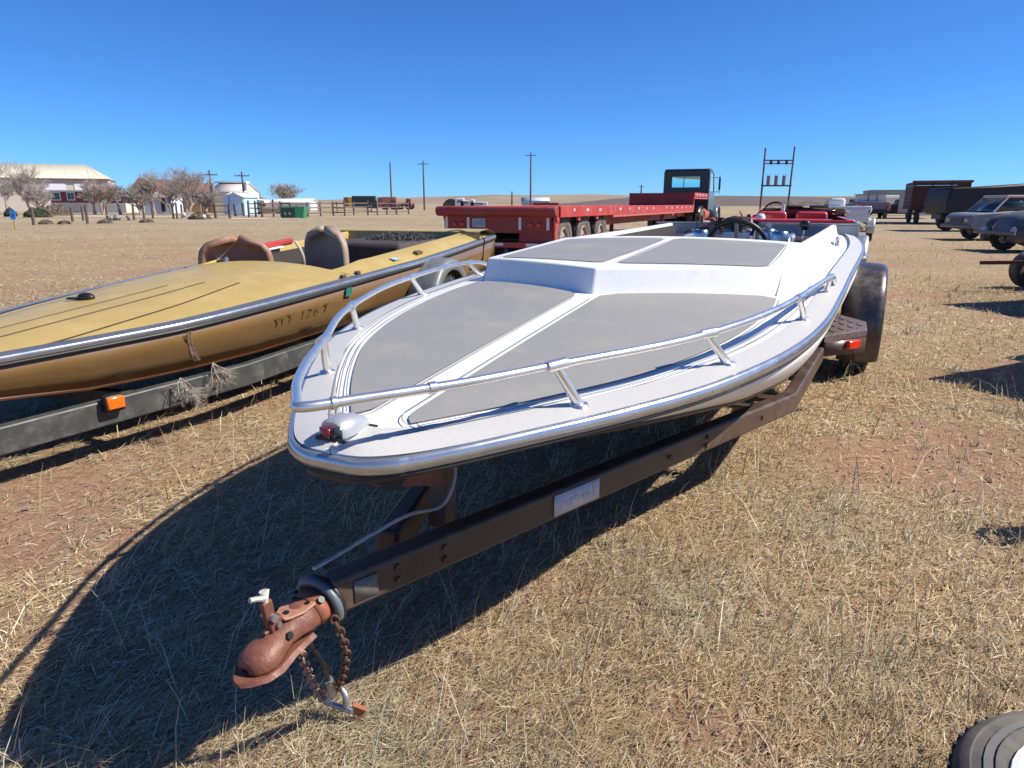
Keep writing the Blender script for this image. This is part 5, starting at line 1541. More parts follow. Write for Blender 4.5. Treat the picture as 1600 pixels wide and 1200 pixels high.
wa = Vector((math.sin(0.44687), math.cos(0.44687), 0)); wr = Vector((math.cos(0.44687), -math.sin(0.44687), 0)); wO = Vector(WB_LOC)
def row(s, off): return wO + wa * s + wr * off
M_RB = mat('red_boat_gelcoat', (0.60, 0.045, 0.035), 0.25, var=0.08, coat=0.6)
M_WH2 = mat('offwhite_gelcoat', (0.70, 0.69, 0.66), 0.3, var=0.05, coat=0.4)
M_MAR = mat('maroon_vinyl', (0.16, 0.03, 0.04), 0.5, var=0.15)
# red boat, stern towards the white one
rb, _, _ = simple_boat('bright red speedboat with black steering wheel, just behind the white speedboat', row(14.9, 0.02), -0.44687 + PI, (M_RB, M_WH2, M_RB), 5.2, 0.98, 0.90, True, 0.24, 0.06)
mb = MB(); mb.cyl((0.18, 3.3, 0.9), (0.17, 3.3, 1.24), 0.035, 0.03); mb.build('white_post', M_WH2, rb)
mb = MB(); mb.lathe([(0.0, 1.10), (0.05, 1.095), (0.075, 1.05), (0.075, 0.7)], (0.42, 4.2, 0), 'z', 14); mb.build('white_cushion', M_WH2, rb, smooth=60)
mb = MB(); mb.add([(-0.7, 2.45, 1.0), (0.7, 2.45, 1.0), (0.62, 2.62, 1.14), (-0.62, 2.62, 1.14)], [(0, 1, 2, 3)]); mb.build('windscreen', mat('smoked_screen', (0.06, 0.03, 0.03), 0.1), rb, solid=0.008)
boat_dolly('galvanised boat trailer with bright fender, under the bright red speedboat', row(14.9, 0.02), -0.44687 + PI, 0.40, 4.3)
M_OLIVE = mat('olive_gold_gelcoat', (0.17, 0.12, 0.025), 0.3, var=0.12, coat=0.4)
simple_boat('olive gold speedboat behind the bright red speedboat', row(22.3, -0.15), -0.44687 + PI, (M_OLIVE, M_MAR, M_DARKIN), 5.2, 0.98, 0.98, wheel=False)
boat_dolly('dark boat trailer under the olive gold speedboat', row(22.3, -0.15), -0.44687 + PI, 0.45, 3.9, M_GREYF, M_GREYF)
wb3, _, _ = simple_boat('white and blue speedboat at the far end of the boat row', row(30.0, 0.55), -0.44687 + PI, (M_WH2, M_WH2, mat('navy_vinyl', (0.02, 0.03, 0.09), 0.5)), 5.4, 1.0, 1.0, wheel=False)
mb = MB(); mb.box((0.1, 4.7, 1.22), (0.5, 0.4, 0.42)); mb.build('outboard_cowling', M_WH2, wb3, bevel=0.1, seg=3)
boat_dolly('galvanised trailer under the white and blue speedboat', row(30.0, 0.55), -0.44687 + PI, 0.45, 3.9)
# ------------------------------------------------------------------ old vehicles along the right
def car_shell(root, m, prof, hw, m2=None, z_split=None, bev=0.06):
    mb = MB(); mb.prism(prof, 'yz', -hw, hw); return mb.build('body', m, root, bevel=bev, seg=3)
def car_wheels(root, ys, x, r, w=0.19, m_rim=M_ALU):
    for y in ys:
        for sg in (-1, 1):
            wheel_parts(root, (sg * x, y, r), r, w, sg, m_rim, 0.58, 16, M_TYREG)
        mb = MB(); mb.cyl((-x, y, r), (x, y, r), 0.03); mb.build('axle', M_BLACK, root)
def greenhouse(root, m_roof, m_gl, base, top, hw0, hw1, pillars, zr=0.05):
    """base/top: (y0,y1,z). glass on four sides, roof slab, pillars as parts"""
    (a0, a1, zb), (b0, b1, zt) = base, top
    def lerp(y, t):   # y in 0..1 along length
        return (a0 + (a1 - a0) * y) * (1 - t) + (b0 + (b1 - b0) * y) * t
    def q(name, pts, m):
        mb = MB(); mb.add(pts, [(0, 1, 2, 3)]); return mb.build(name, m, root, solid=0.012)
    for sg in (-1, 1):
        n = len(pillars) - 1
        for i in range(n):
            u0, u1 = pillars[i], pillars[i + 1]
            q('side_window', [(sg * hw0, lerp(u0, 0), zb), (sg * hw0, lerp(u1, 0), zb), (sg * hw1, lerp(u1, 1), zt), (sg * hw1, lerp(u0, 1), zt)], m_gl)
        for u in pillars:
            mb = MB(); mb.tube([(sg * (hw0 + 0.008), lerp(u, 0), zb - 0.02), (sg * (hw1 + 0.008), lerp(u, 1), zt + 0.01)], 0.032, 6); mb.build('pillar', m_roof, root)
    q('front_window', [(-hw0, a0, zb), (hw0, a0, zb), (hw1, b0, zt), (-hw1, b0, zt)], m_gl)
    q('rear_window', [(-hw0, a1, zb), (hw0, a1, zb), (hw1, b1, zt), (-hw1, b1, zt)], m_gl)
    mb = MB(); mb.box((0, (b0 + b1) / 2, zt + zr / 2), (2 * hw1 + 0.06, b1 - b0 + 0.1, zr + 0.04)); mb.build('roof', m_roof, root, bevel=0.035, seg=3)

M_WAGON = mat('pale_blue_white_paint', (0.17, 0.20, 0.23), 0.55, var=0.15, coat=0.0, dirt=(0.36, 0.33, 0.30), dirt_amt=0.3)
M_WAGRF = mat('pinkish_roof_paint', (0.55, 0.44, 0.42), 0.45, var=0.1)
M_MAROON = mat('maroon_stripe', (0.10, 0.022, 0.03), 0.45, var=0.2)
# wagon: nose towards the lane (left), local -y is the nose
wl = Vector((px_at(1508, 25), 25, 0))
wg = thing('station_wagon', 'pale blue and maroon station wagon with pink roof, nose towards the open lane', 'car', wl, R(-96))
car_shell(wg, M_WAGON, [(-0.1, 0.42), (-0.18, 0.55), (-0.16, 0.80), (0.0, 0.92), (1.10, 1.00), (4.6, 1.00), (4.75, 0.85), (4.75, 0.45), (4.5, 0.34), (0.3, 0.34)], 0.90)
greenhouse(wg, M_WAGRF, M_GLASS, (0.55, 4.6, 0.99), (1.0, 4.35, 1.46), 0.82, 0.72, (0.0, 0.3, 0.62, 1.0))
for sg in (-1, 1):
    mb = MB(); mb.box((sg * 0.905, 2.75, 0.90), (0.02, 3.3, 0.15)); mb.build('body_stripe', M_MAROON, wg)
    mb = MB(); mb.box((sg * 0.62, -0.15, 0.68), (0.30, 0.08, 0.16)); mb.build('headlight', mat('amber_grey_lamp', (0.40, 0.22, 0.14), 0.2, coat=0.5), wg, bevel=0.02)
mb = MB(); mb.box((0, -0.18, 0.68), (0.85, 0.04, 0.16)); mb.build('grille', M_BLACK, wg)
mb = MB(); mb.box((0, -0.24, 0.48), (1.82, 0.12, 0.12)); mb.build('bumper', mat('dull_bumper', (0.16, 0.155, 0.15)), wg, bevel=0.03)
car_wheels(wg, (0.75, 3.75), 0.78, 0.32)

# rounded forties sedan, nearer, mostly out of frame
sl_ = Vector((px_at(1562, 18.8), 18.8, 0))
sd = thing('sedan', 'grey rounded old sedan with bulging fender, cut by the right picture edge', 'car', sl_, R(-92))
M_SED = mat('faded_grey_paint', (0.075, 0.068, 0.070), 0.6, var=0.15, dirt=(0.22, 0.17, 0.15), dirt_amt=0.3)
M_SED2 = mat('teal_grey_paint', (0.12, 0.145, 0.15), 0.6, var=0.12, dirt=(0.25, 0.2, 0.17), dirt_amt=0.25)
mb = MB(); rings = []
for y, w, zb, zt in ((0.15, 0.32, 0.42, 0.62), (0.25, 0.40, 0.38, 0.86), (0.6, 0.45, 0.36, 1.06), (1.3, 0.52, 0.36, 1.14), (1.7, 0.66, 0.36, 1.16), (2.4, 0.74, 0.36, 1.16), (3.8, 0.72, 0.36, 1.12), (4.5, 0.60, 0.36, 0.98), (4.9, 0.42, 0.42, 0.70)):
    rings.append([(w * math.copysign(abs(math.cos(q)) ** 0.6, math.cos(q)), y, (zb + zt) / 2 + (zt - zb) / 2 * math.copysign(abs(math.sin(q)) ** 0.6, math.sin(q))) for q in np.linspace(0, 2 * PI, 21)[:-1]])
mb.loft(rings, True, True); mb.build('body', M_SED2, sd, smooth=60)
mb = MB(); rings = []
for y, w, zt in ((1.55, 0.60, 1.14), (1.95, 0.60, 1.44), (2.4, 0.60, 1.55), (3.0, 0.60, 1.54), (3.6, 0.56, 1.38), (4.2, 0.48, 1.10)):
    rings.append([(w * math.cos(q), y, 1.05 + (zt - 1.05) * math.sin(q) ** 0.7) for q in np.linspace(0.001, PI - 0.001, 13)])
mb.loft(rings, False); mb.build('cabin', M_SED, sd, smooth=60)
for sg in (-1, 1):
    mb = MB(); mb.prism([(2.0, 1.16), (2.9, 1.16), (2.85, 1.42), (2.15, 1.38)], 'yz', sg * 0.55, sg * 0.60); mb.build('side_window', M_GLASS, sd)
    for yc, m in ((0.72, M_SED), (3.95, M_SED)):
        mb = MB(); rings = []
        for q in np.linspace(-0.25, PI + 0.5, 18):
            r_ = 0.56
            rings.append([(sg * x, yc - r_ * k * math.cos(q) * 1.12, 0.40 + r_ * k * math.sin(q) * 1.05) for x, k in ((0.38, 1.0), (0.60, 1.03), (0.76, 0.98), (0.84, 0.86), (0.86, 0.70))])
        mb.loft(rings, False); mb.build('fender', m, sd, smooth=60, solid=0.01)
    mb = MB(); mb.lathe([(0.0, -0.06), (0.07, -0.05), (0.10, -0.01), (0.10, 0.05), (0.05, 0.18), (0.01, 0.22)], (sg * 0.60, 0.10, 0.56), 'y', 16); mb.build('headlight', mat('pale_headlight', (0.50, 0.46, 0.42), 0.3, coat=0.5), sd, smooth=60)
mb = MB(); mb.tube([(-0.85, -0.02, 0.50), (-0.5, -0.10, 0.50), (0.5, -0.10, 0.50), (0.85, -0.02, 0.50)], 0.05, 8, squash=(0.5, 1)); mb.build('bumper', mat('dull_bumper', (0.16, 0.155, 0.15), 0.5, metal=0.5, var=0.2), sd, smooth=60)
car_wheels(sd, (0.72, 3.95), 0.66, 0.35)

# rusty grain-box truck far right
bl = Vector((px_at(1423, 44), 44, 0))
bt = thing('box_truck', 'rusty brown box truck body on the far right, left of the dark flat truck', 'truck', bl, R(-24))
M_RBOX = mat('rust_brown_box', (0.06, 0.022, 0.017), 0.7, var=0.3, scale=1.5, dirt=(0.09, 0.033, 0.024), dirt_amt=0.35, dirt_scale=2)
for k in range(7):
    mb = MB(); mb.box((1.55, 0.02, 1.12 + 0.22 * k), (3.0, 0.06, 0.205)); mb.build('board', M_RBOX, bt, bevel=0.01)
    for sg in (0.05, 3.05):
        mb = MB(); mb.box((sg, 2.4, 1.12 + 0.22 * k), (0.06, 4.7, 0.205)); mb.build('board', M_RBOX, bt, bevel=0.01)
for x in (0.1, 1.05, 2.05, 3.0):
    mb = MB(); mb.box((x, -0.04, 1.75), (0.08, 0.05, 1.6)); mb.build('stake', M_RBOX, bt)
mb = MB(); mb.box((1.55, 2.4, 0.96), (3.1, 4.9, 0.12)); mb.build('bed', M_RBOX, bt)
mb = MB(); mb.box((1.55, 0.0, 2.55), (3.2, 0.12, 0.14)); mb.build('top_rail', mat('sunlit_rust', (0.16, 0.07, 0.055), 0.6), bt)
mb = MB(); mb.box((1.3, -0.1, 0.62), (1.5, 0.06, 0.16)); mb.build('white_plank', M_WREF, bt)
mb = MB(); mb.prism([(5.0, 0.8), (6.4, 0.8), (6.4, 1.6), (6.1, 2.3), (5.0, 2.35)], 'yz', 0.5, 2.6); mb.build('cab', M_CABK, bt, bevel=0.06)
for x in (0.55, 2.55):
    for y in (1.2, 5.6):
        wheel_parts(bt, (x, y, 0.48), 0.48, 0.26, 1 if x > 1 else -1, M_RBOX, 0.58, 14, M_TYREG)
mb = MB(); mb.box((1.55, 3.0, 0.76), (0.9, 6.6, 0.24)); mb.build('chassis', M_BLACK, bt)

# dark flat truck / hauler between
dl = Vector((px_at(1522, 33), 33, 0))
dt = thing('hauler', 'dark hauler with a slanting top edge behind the pale station wagon', 'truck', dl, R(-96))
M_DK = mat('dark_brown_hauler', (0.012, 0.008, 0.008), 0.55, var=0.3, scale=2)
mb = MB(); mb.prism([(-1.6, 0.75), (-1.75, 1.2), (-1.6, 1.95), (0.2, 2.02), (3.0, 2.2), (3.0, 0.75)], 'yz', -1.1, 1.1); mb.build('front_body', M_DK, dt, bevel=0.08)
mb = MB(); mb.prism([(3.05, 0.8), (9.0, 0.8), (9.0, 2.15), (3.05, 2.10)], 'yz', -1.15, 1.15); mb.build('rear_body', mat('dark_maroon_hauler', (0.022, 0.009, 0.009), 0.55, var=0.3), dt, bevel=0.05)
mb = MB(); mb.box((0, 6.0, 2.17), (2.3, 6.0, 0.06)); mb.build('top_edge', mat('pale_top_edge', (0.35, 0.30, 0.28), 0.6, var=0.2), dt)
mb = MB(); mb.box((-1.0, -0.5, 1.55), (0.5, 0.9, 0.12)); mb.build('mirror_bracket', mat('pale_bracket', (0.45, 0.38, 0.35), 0.6), dt)
mb = MB(); mb.box((0, -0.8, 1.2), (2.0, 1.5, 0.05)); mb.build('side_trim', M_ALU, dt)
for y in (-0.6, 5.5, 7.0):
    for sg in (-1, 1):
        wheel_parts(dt, (sg * 0.98, y, 0.48), 0.48, 0.26, sg, M_DK, 0.58, 14, M_TYREG)
mb = MB(); mb.box((0, 3.4, 0.66), (0.9, 10.0, 0.24)); mb.build('chassis', M_BLACK, dt)

# farther vehicles by the horizon
def far_pickup(label, px, d, rz, m, hw=0.95, box=None):
    root = thing('pickup', label, 'truck', Vector((px_at(px, d), d, 0)), rz)
    mb = MB(); mb.prism([(-2.6, 0.55), (-2.65, 0.95), (-1.2, 1.08), (2.6, 1.05), (2.65, 0.5), (-2.3, 0.45)], 'yz', -hw, hw); mb.build('body', m, root, bevel=0.06)
    greenhouse(root, m, M_GLASS, (-1.2, 0.6, 1.06), (-0.6, 0.45, 1.65), hw - 0.08, hw - 0.2, (0.0, 0.5, 1.0))
    car_wheels(root, (-1.65, 1.6), hw - 0.1, 0.37, 0.22)
    return root
cl = Vector((px_at(1363, 60), 60, 0))
cm = thing('camper_truck', 'old truck with pale pop-up camper top at the end of the lane', 'truck', cl, R(-20))
mb = MB(); mb.prism([(-1.4, 0.62), (1.4, 0.62), (1.45, 1.35), (1.1, 1.42), (-1.1, 1.42), (-1.45, 1.35)], 'xz', 0, 4.2); mb.build('body', mat('dusky_mauve_paint', (0.20, 0.15, 0.17), 0.5, var=0.2), cm, bevel=0.06)
mb = MB(); mb.prism([(-1.1, 1.42), (1.1, 1.42), (1.0, 1.95), (-1.0, 1.95)], 'xz', 0.4, 3.0); mb.build('camper', mat('pale_canvas', (0.62, 0.60, 0.58), 0.8, var=0.1), cm)
mb = MB(); mb.box((0, 1.7, 1.99), (2.3, 3.0, 0.09)); mb.build('camper_roof', mat('grey_roof', (0.25, 0.25, 0.25), 0.6), cm, bevel=0.02)
for x in (-0.3, 0.35):
    mb = MB(); mb.box((x, 0.36, 1.68), (0.05, 0.06, 0.5)); mb.build('camper_post', M_WOOD, cm)
for sg in (-1, 1):
    mb = MB(); mb.box((sg * 1.15, -0.03, 0.95), (0.22, 0.05, 0.2)); mb.build('tail_lamp', M_REDLENS, cm)
car_wheels(cm, (0.6, 3.4), 1.15, 0.42, 0.28)
mb = MB(); mb.box((0, -0.1, 0.62), (2.4, 0.12, 0.25)); mb.build('bumper', M_BLACK, cm)
sl2 = Vector((px_at(1397, 60), 60, 0))
sh = thing('stock_trailer', 'pale stock trailer with a dark open doorway near the horizon', 'trailer', sl2, R(-20))
mb = MB()
for a, b, c, d in ((-1.9, -0.75, 0.5, 2.3), (0.35, 3.2, 0.5, 2.3), (-0.75, 0.35, 1.95, 2.3)):
    mb = MB(); mb.box(((a + b) / 2, 0, (c + d) / 2), (b - a, 0.08, d - c)); mb.build('rear_wall', mat('tan_trailer_skin', (0.40, 0.34, 0.27), 0.6, var=0.15), sh)
mb = MB(); mb.box((-0.2, 0.04, 0.85), (1.1, 0.05, 0.7)); mb.build('tailgate', M_DK, sh)
for x in (-1.88, 3.18):
    mb = MB(); mb.box((x, 2.5, 1.4), (0.06, 5, 1.8)); mb.build('side_wall', MATS['tan_trailer_skin'], sh)
mb = MB(); mb.box((0.65, 2.5, 2.34), (5.2, 5.1, 0.07)); mb.build('roof', mat('grey_green_roof', (0.30, 0.31, 0.29), 0.6), sh)
car_wheels(sh, (2.0, 3.0), 1.6, 0.4)
mb = MB(); mb.box((0.65, 2.5, 0.5), (5.0, 5.0, 0.1)); mb.build('floor', M_DK, sh)
far_pickup('blue grey pickup beside the rusty brown box truck', 1408, 78, R(70), mat('blue_grey_pickup', (0.14, 0.17, 0.22), 0.4, var=0.15))
far_pickup('dark maroon pickup beyond the white and blue speedboat', 1335, 80, R(65), mat('maroon_pickup', (0.12, 0.05, 0.06), 0.45, var=0.2))

# small low trailer whose wheel and tongue poke in at the right edge
st_ = thing('cart', 'low cart with a dark wheel and a rusty drawbar, cut by the right picture edge', 'cart', (7.86, 10.0, 0), R(-92))
mb = MB(); mb.sweep_rect([(0.0, -1.05, 0.42), (0, 0.9, 0.44)], 0.06, 0.05); mb.build('drawbar', M_RBOX, st_)
mb = MB(); mb.box((0, 1.2, 0.55), (1.5, 1.9, 0.12)); mb.build('bed', M_DK, st_, bevel=0.02)
for sg in (-1, 1):
    wheel_parts(st_, (sg * 0.55, 0.05, 0.28), 0.28, 0.2, sg, M_ALU, 0.5, 0, M_TYREG)
mb = MB(); mb.cyl((-0.6, 0.05, 0.28), (0.6, 0.05, 0.28), 0.03); mb.build('axle', M_BLACK, st_)
for sg in (-1, 1):
    mb = MB(); mb.box((sg * 0.4, 0.3, 0.42), (0.06, 0.9, 0.16)); mb.build('frame_rail', M_DK, st_)

# neighbours just outside the right edge (their shadows fall into the picture)
pk1 = far_pickup('old pickup just outside the right edge, seen by its shadow beside the step', 0, 5, R(150), mat('pickup_green', (0.10, 0.13, 0.11), 0.45, var=0.2))
pk1.location = (6.80, 5.05, 0)
pk1.rotation_euler = (0, 0, R(-66))
pk2 = far_pickup('old pickup outside the right edge, seen by its shadow before the cart', 0, 5, R(150), mat('pickup_tan', (0.30, 0.24, 0.17), 0.5, var=0.2))
pk2.location = (9.25, 8.35, 0)
pk2.rotation_euler = (0, 0, R(-78))

# spare wheel lying flat, bottom right corner
sp_ = thing('spare_wheel', 'black tyre on a white steel rim lying flat in the bottom right corner', 'wheel', (1.13, 0.945, 0.0))
z0 = 0.105
prof = [(0.212, -0.08), (0.225, -0.098), (0.26, -0.10), (0.30, -0.085), (0.315, -0.06), (0.315, 0.05), (0.309, 0.075), (0.298, 0.090), (0.284, 0.098), (0.281, 0.094), (0.246, 0.100), (0.243, 0.105), (0.228, 0.100), (0.212, 0.08)]
mb = MB(); mb.lathe(prof, (0, 0, z0), 'z', 64)
sp_t = mb.build('tyre', M_TYREG, sp_, smooth=40)
for k in range(56):
    q = 2 * PI * k / 56
    mb = MB()
    mb.box((0.311 * math.cos(q), 0.311 * math.sin(q), z0 + 0.035), (0.010, 0.021, 0.075), rz=q, rx=0.25); mb.build('tread_block', M_RUB, sp_t, smooth=0)
mb = MB(); mb.lathe([(0.247, 0.101), (0.262, 0.0985)], (0, 0, z0 + 0.002), 'z', 48); mb.build('sidewall_band', mat('grey_sidewall', (0.16, 0.15, 0.14), 0.7, var=0.25), sp_t)
mb = MB(); mb.lathe([(0.222, 0.085), (0.218, 0.098), (0.207, 0.100), (0.200, 0.088), (0.195, 0.03), (0.16, 0.02), (0.12, 0.04), (0.08, 0.055), (0.045, 0.05), (0.04, 0.02)], (0, 0, z0), 'z', 40); mb.build('rim', M_RIMW, sp_, smooth=40)
# a small drawbar just outside the right edge throwing the low shadow
tg = thing('drawbar', 'rusty drawbar lying just outside the right edge beside the spare wheel', 'drawbar', (2.34, 2.42, 0), R(-80))
mb = MB(); mb.sweep_rect([(0, 0, 0.36), (0.02, 0.9, 0.34), (0.0, 1.9, 0.05)], 0.09, 0.09); mb.build('bar', M_RUST, tg)
mb = MB(); mb.tube([(0.06 * math.cos(q), -0.05 + 0.06 * math.sin(q), 0.36) for q in np.linspace(0, 2 * PI, 13)[:-1]], 0.015, 6, closed=True); mb.build('eye', M_RUST, tg)
mb = MB(); mb.box((0, 0.3, 0.17), (0.06, 0.06, 0.34)); mb.build('stand', M_RUST, tg)
# ------------------------------------------------------------------ farm buildings on the left
def gable(root, x0, x1, y0, y1, zw, zr, m_wall, m_roof, over=0.3, axis='x', nm='roof'):
    """four wall slabs and two roof slopes; ridge along the given axis"""
    t = 0.15
    for (cx, cy, sx, sy) in (((x0 + x1) / 2, y0, x1 - x0, t), ((x0 + x1) / 2, y1, x1 - x0, t), (x0, (y0 + y1) / 2, t, y1 - y0 - t), (x1, (y0 + y1) / 2, t, y1 - y0 - t)):
        mb = MB(); mb.box((cx, cy, zw / 2), (sx, sy, zw)); mb.build('wall', m_wall, root)
    if axis == 'x':
        ym = (y0 + y1) / 2
        for x in (x0 + 0.02, x1 - 0.02):
            mb = MB(); mb.prism([(y0, zw), (y1, zw), (ym, zr - 0.05)], 'yz', x - 0.05, x + 0.05); mb.build('gable_wall', m_wall, root)
        for ya in (y0 - over, y1 + over):
            zb = zw - over * (zr - zw) / abs(ym - y0)
            mb = MB(); mb.add([(x0 - over, ya, zb), (x1 + over, ya, zb), (x1 + over, ym, zr), (x0 - over, ym, zr)], [(0, 1, 2, 3)]); mb.build(nm, m_roof, root, solid=0.12)
    else:
        xm = (x0 + x1) / 2
        for y in (y0 + 0.02, y1 - 0.02):
            mb = MB(); mb.prism([(x0, zw), (x1, zw), (xm, zr - 0.05)], 'xz', y - 0.05, y + 0.05); mb.build('gable_wall', m_wall, root)
        for xa in (x0 - over, x1 + over):
            zb = zw - over * (zr - zw) / abs(xm - x0)
            mb = MB(); mb.add([(xa, y0 - over, zb), (xa, y1 + over, zb), (xm, y1 + over, zr), (xm, y0 - over, zr)], [(0, 1, 2, 3)]); mb.build(nm, m_roof, root, solid=0.12)
def win(root, x, y, z, w, h, m_frame, m_glass=M_GLASS, dy=-0.1):
    mb = MB(); mb.box((x, y + dy, z), (w + 0.25, 0.08, h + 0.25)); f = mb.build('window', m_frame, root)
    mb = MB(); mb.box((x - w / 4 - 0.01, y + dy - 0.05, z), (w / 2 - 0.05, 0.04, h)); mb.build('pane', m_glass, f)
    mb = MB(); mb.box((x + w / 4 + 0.01, y + dy - 0.05, z), (w / 2 - 0.05, 0.04, h)); mb.build('pane', m_glass, f)
M_CREAMR = mat('cream_metal_roof', (0.56, 0.50, 0.38), 0.5, var=0.06, scale=0.5, streak=(6, 1, 1))
M_CREAMW = mat('cream_metal_wall', (0.58, 0.50, 0.42), 0.55, var=0.06, scale=0.6)
M_BRK = mat('red_siding', (0.25, 0.055, 0.05), 0.7, var=0.15, scale=2)
M_HWHITE = mat('white_siding', (0.72, 0.71, 0.69), 0.6, var=0.05)
M_LBLUE = mat('pale_blue_metal', (0.44, 0.60, 0.72), 0.45, var=0.06)
M_TANW = mat('tan_wall', (0.42, 0.25, 0.11), 0.7, var=0.1)
M_BROWNR = mat('brown_shingles', (0.16, 0.085, 0.06), 0.8, var=0.2)

def wx(px, d): return px_at(px, d)
D = 125
big = thing('barn', 'large cream metal barn with long pale roof behind the red house', 'building', (wx(174, D), D, 0), R(26))
BL = 46
for (cx, cy, sx, sy) in ((-BL / 2, 0, BL, 0.15), (-BL / 2, 16, BL, 0.15), (0, 8, 0.15, 15.8), (-BL, 8, 0.15, 15.8)):
    mb = MB(); mb.box((cx, cy, 2.72), (sx, sy, 5.44)); mb.build('wall', M_CREAMW, big)
for ya in (-0.4, 16.4):
    mb = MB(); mb.add([(-BL - 0.3, ya, 5.4), (0.3, ya, 5.4), (-3.6, 8, 8.0), (-BL + 3.6, 8, 8.0)], [(0, 1, 2, 3)]); mb.build('roof', M_CREAMR, big, solid=0.1)
for xa, xr in ((0.3, -3.6), (-BL - 0.3, -BL + 3.6)):
    mb = MB(); mb.add([(xa, -0.4, 5.4), (xa, 16.4, 5.4), (xr, 8, 8.0)], [(0, 1, 2)]); mb.build('hip_slope', M_CREAMR, big, solid=0.1)
for k in range(24):
    x = -1.0 - 1.85 * k
    mb = MB(); mb.tube([(x, -0.42, 5.47), (min(max(x, -BL + 3.6), -3.6) if x > -3.6 or x < -BL + 3.6 else x, 8, 8.06)], 0.035, 4); mb.build('roof_seam', M_CREAMR, big)
mb = MB(); mb.box((-BL / 2, -0.45, 5.30), (BL + 0.6, 0.1, 0.26)); mb.build('eave_trim', M_BROWNR, big)
for x in (-3.5, -8.2):
    mb = MB(); mb.box((x, -0.12, 3.9), (3.4, 0.08, 1.5)); mb.build('translucent_panel', mat('white_panel', (0.78, 0.76, 0.78), 0.5), big)
D = 100
hs = thing('house', 'low red house with white windows and flat white-edged roof, in front of the cream barn', 'house', (0, 0, 0))
for a, b, z0_, z1_, m_ in ((80, 152, 1.35, 2.9, M_BRK), (152, 196, 1.30, 2.75, M_BRK), (80, 196, 0.0, 1.33, mat('cream_skirting', (0.60, 0.55, 0.46), 0.7))):
    mb = MB(); mb.box(((wx(a, D) + wx(b, D)) / 2, D + 4 + (1 if a == 152 else 0), (z0_ + z1_) / 2), (wx(b, D) - wx(a, D), 8, z1_ - z0_)); mb.build('wall', m_, hs)
for a, b, z, dy in ((76, 152, 3.0, 0), (151, 198, 2.85, 1)):
    mb = MB(); mb.box(((wx(a, D) + wx(b, D)) / 2, D + 4 + dy, z), (wx(b, D) - wx(a, D) + 0.4, 8.8, 0.22)); mb.build('roof', M_HWHITE, hs)
for px, w in ((87, 1.6), (113, 0.9), (139, 1.0)):
    win(hs, wx(px, D), D, 2.25, w, 0.9, M_HWHITE)
win(hs, wx(178, D), D + 1, 2.1, 0.8, 0.7, M_HWHITE)
mb = MB(); mb.box((wx(157, D), D + 0.9, 1.7), (0.9, 0.1, 1.9)); dr_ = mb.build('door', M_HWHITE, hs)
mb = MB(); mb.box((wx(157, D), D + 0.82, 2.15), (0.5, 0.05, 0.6)); mb.build('door_pane', M_GLASS, dr_)
D = 108
h2 = thing('house', 'tan gabled house with brown roof half hidden by bare trees', 'house', (0, 0, 0))
gable(h2, wx(206, D), wx(240, D), D, D + 9, 3.0, 5.0, M_TANW, M_BROWNR, 0.3, 'y')
mb = MB(); mb.box((wx(270, D), D + 5, 1.5), (wx(310, D) - wx(238, D), 7, 3.0)); mb.build('wing_wall', M_TANW, h2)
mb = MB(); mb.prism([(D + 1.0, 3.0), (D + 9, 3.0), (D + 5, 4.4)], 'yz', wx(238, D), wx(312, D)); mb.build('wing_roof', mat('rusty_shingles', (0.26, 0.12, 0.08), 0.8, var=0.15), h2)
D = 92
sh_ = thing('shed', 'small white shed with dark door between the bare trees', 'building', (0, 0, 0))
gable(sh_, wx(225, D), wx(268, D), D, D + 3, 2.1, 2.6, mat('bluish_white_wall', (0.60, 0.64, 0.70), 0.6), mat('yellowish_roof', (0.60, 0.58, 0.46), 0.6), 0.15)
mb = MB(); mb.box((wx(255, D), D - 0.1, 1.1), (0.5, 0.1, 1.7)); mb.build('door', M_BLACK, sh_)
D = 112
gar = thing('garage', 'cream garage with rust-red end wall and white ridge behind the pale blue shed', 'building', (0, 0, 0))
gable(gar, wx(330, D), wx(374, D), D, D + 9, 3.1, 4.5, mat('cream_stucco', (0.66, 0.60, 0.47), 0.7), mat('pale_roof', (0.55, 0.47, 0.45), 0.6), 0.2)
mb = MB(); mb.box((wx(313, D), D + 2, 1.9), (wx(330, D) - wx(296, D), 4, 3.8)); mb.build('annex', mat('rust_red_wall', (0.33, 0.14, 0.10), 0.7, var=0.2), gar)
mb = MB(); mb.box((wx(348, D), D + 4.5, 4.62), (5.2, 1.6, 0.25)); mb.build('ridge_cap', M_HWHITE, gar)
D = 78
bs = thing('shed', 'pale blue metal shed with white roof edge beside the corral fence', 'building', (0, 0, 0))
gable(bs, wx(350, D), wx(380, D), D, D + 4, 2.0, 2.45, M_LBLUE, M_HWHITE, 0.2, 'y')
mb = MB(); mb.box((wx(359, D), D - 0.1, 1.0), (0.07, 0.06, 2.0)); mb.build('door_edge', mat('dark_blue_edge', (0.12, 0.2, 0.3), 0.5), bs)
mb = MB(); mb.box((wx(343, D), D + 2, 1.95), (1.4, 3.5, 0.10)); mb.build('lean_to_roof', M_HWHITE, bs)
for z in (0.6, 1.1, 1.6):
    mb = MB(); mb.box((wx(343, D), D + 1.2, z), (1.2, 0.06, 0.05)); mb.build('shelf', M_HWHITE, bs)
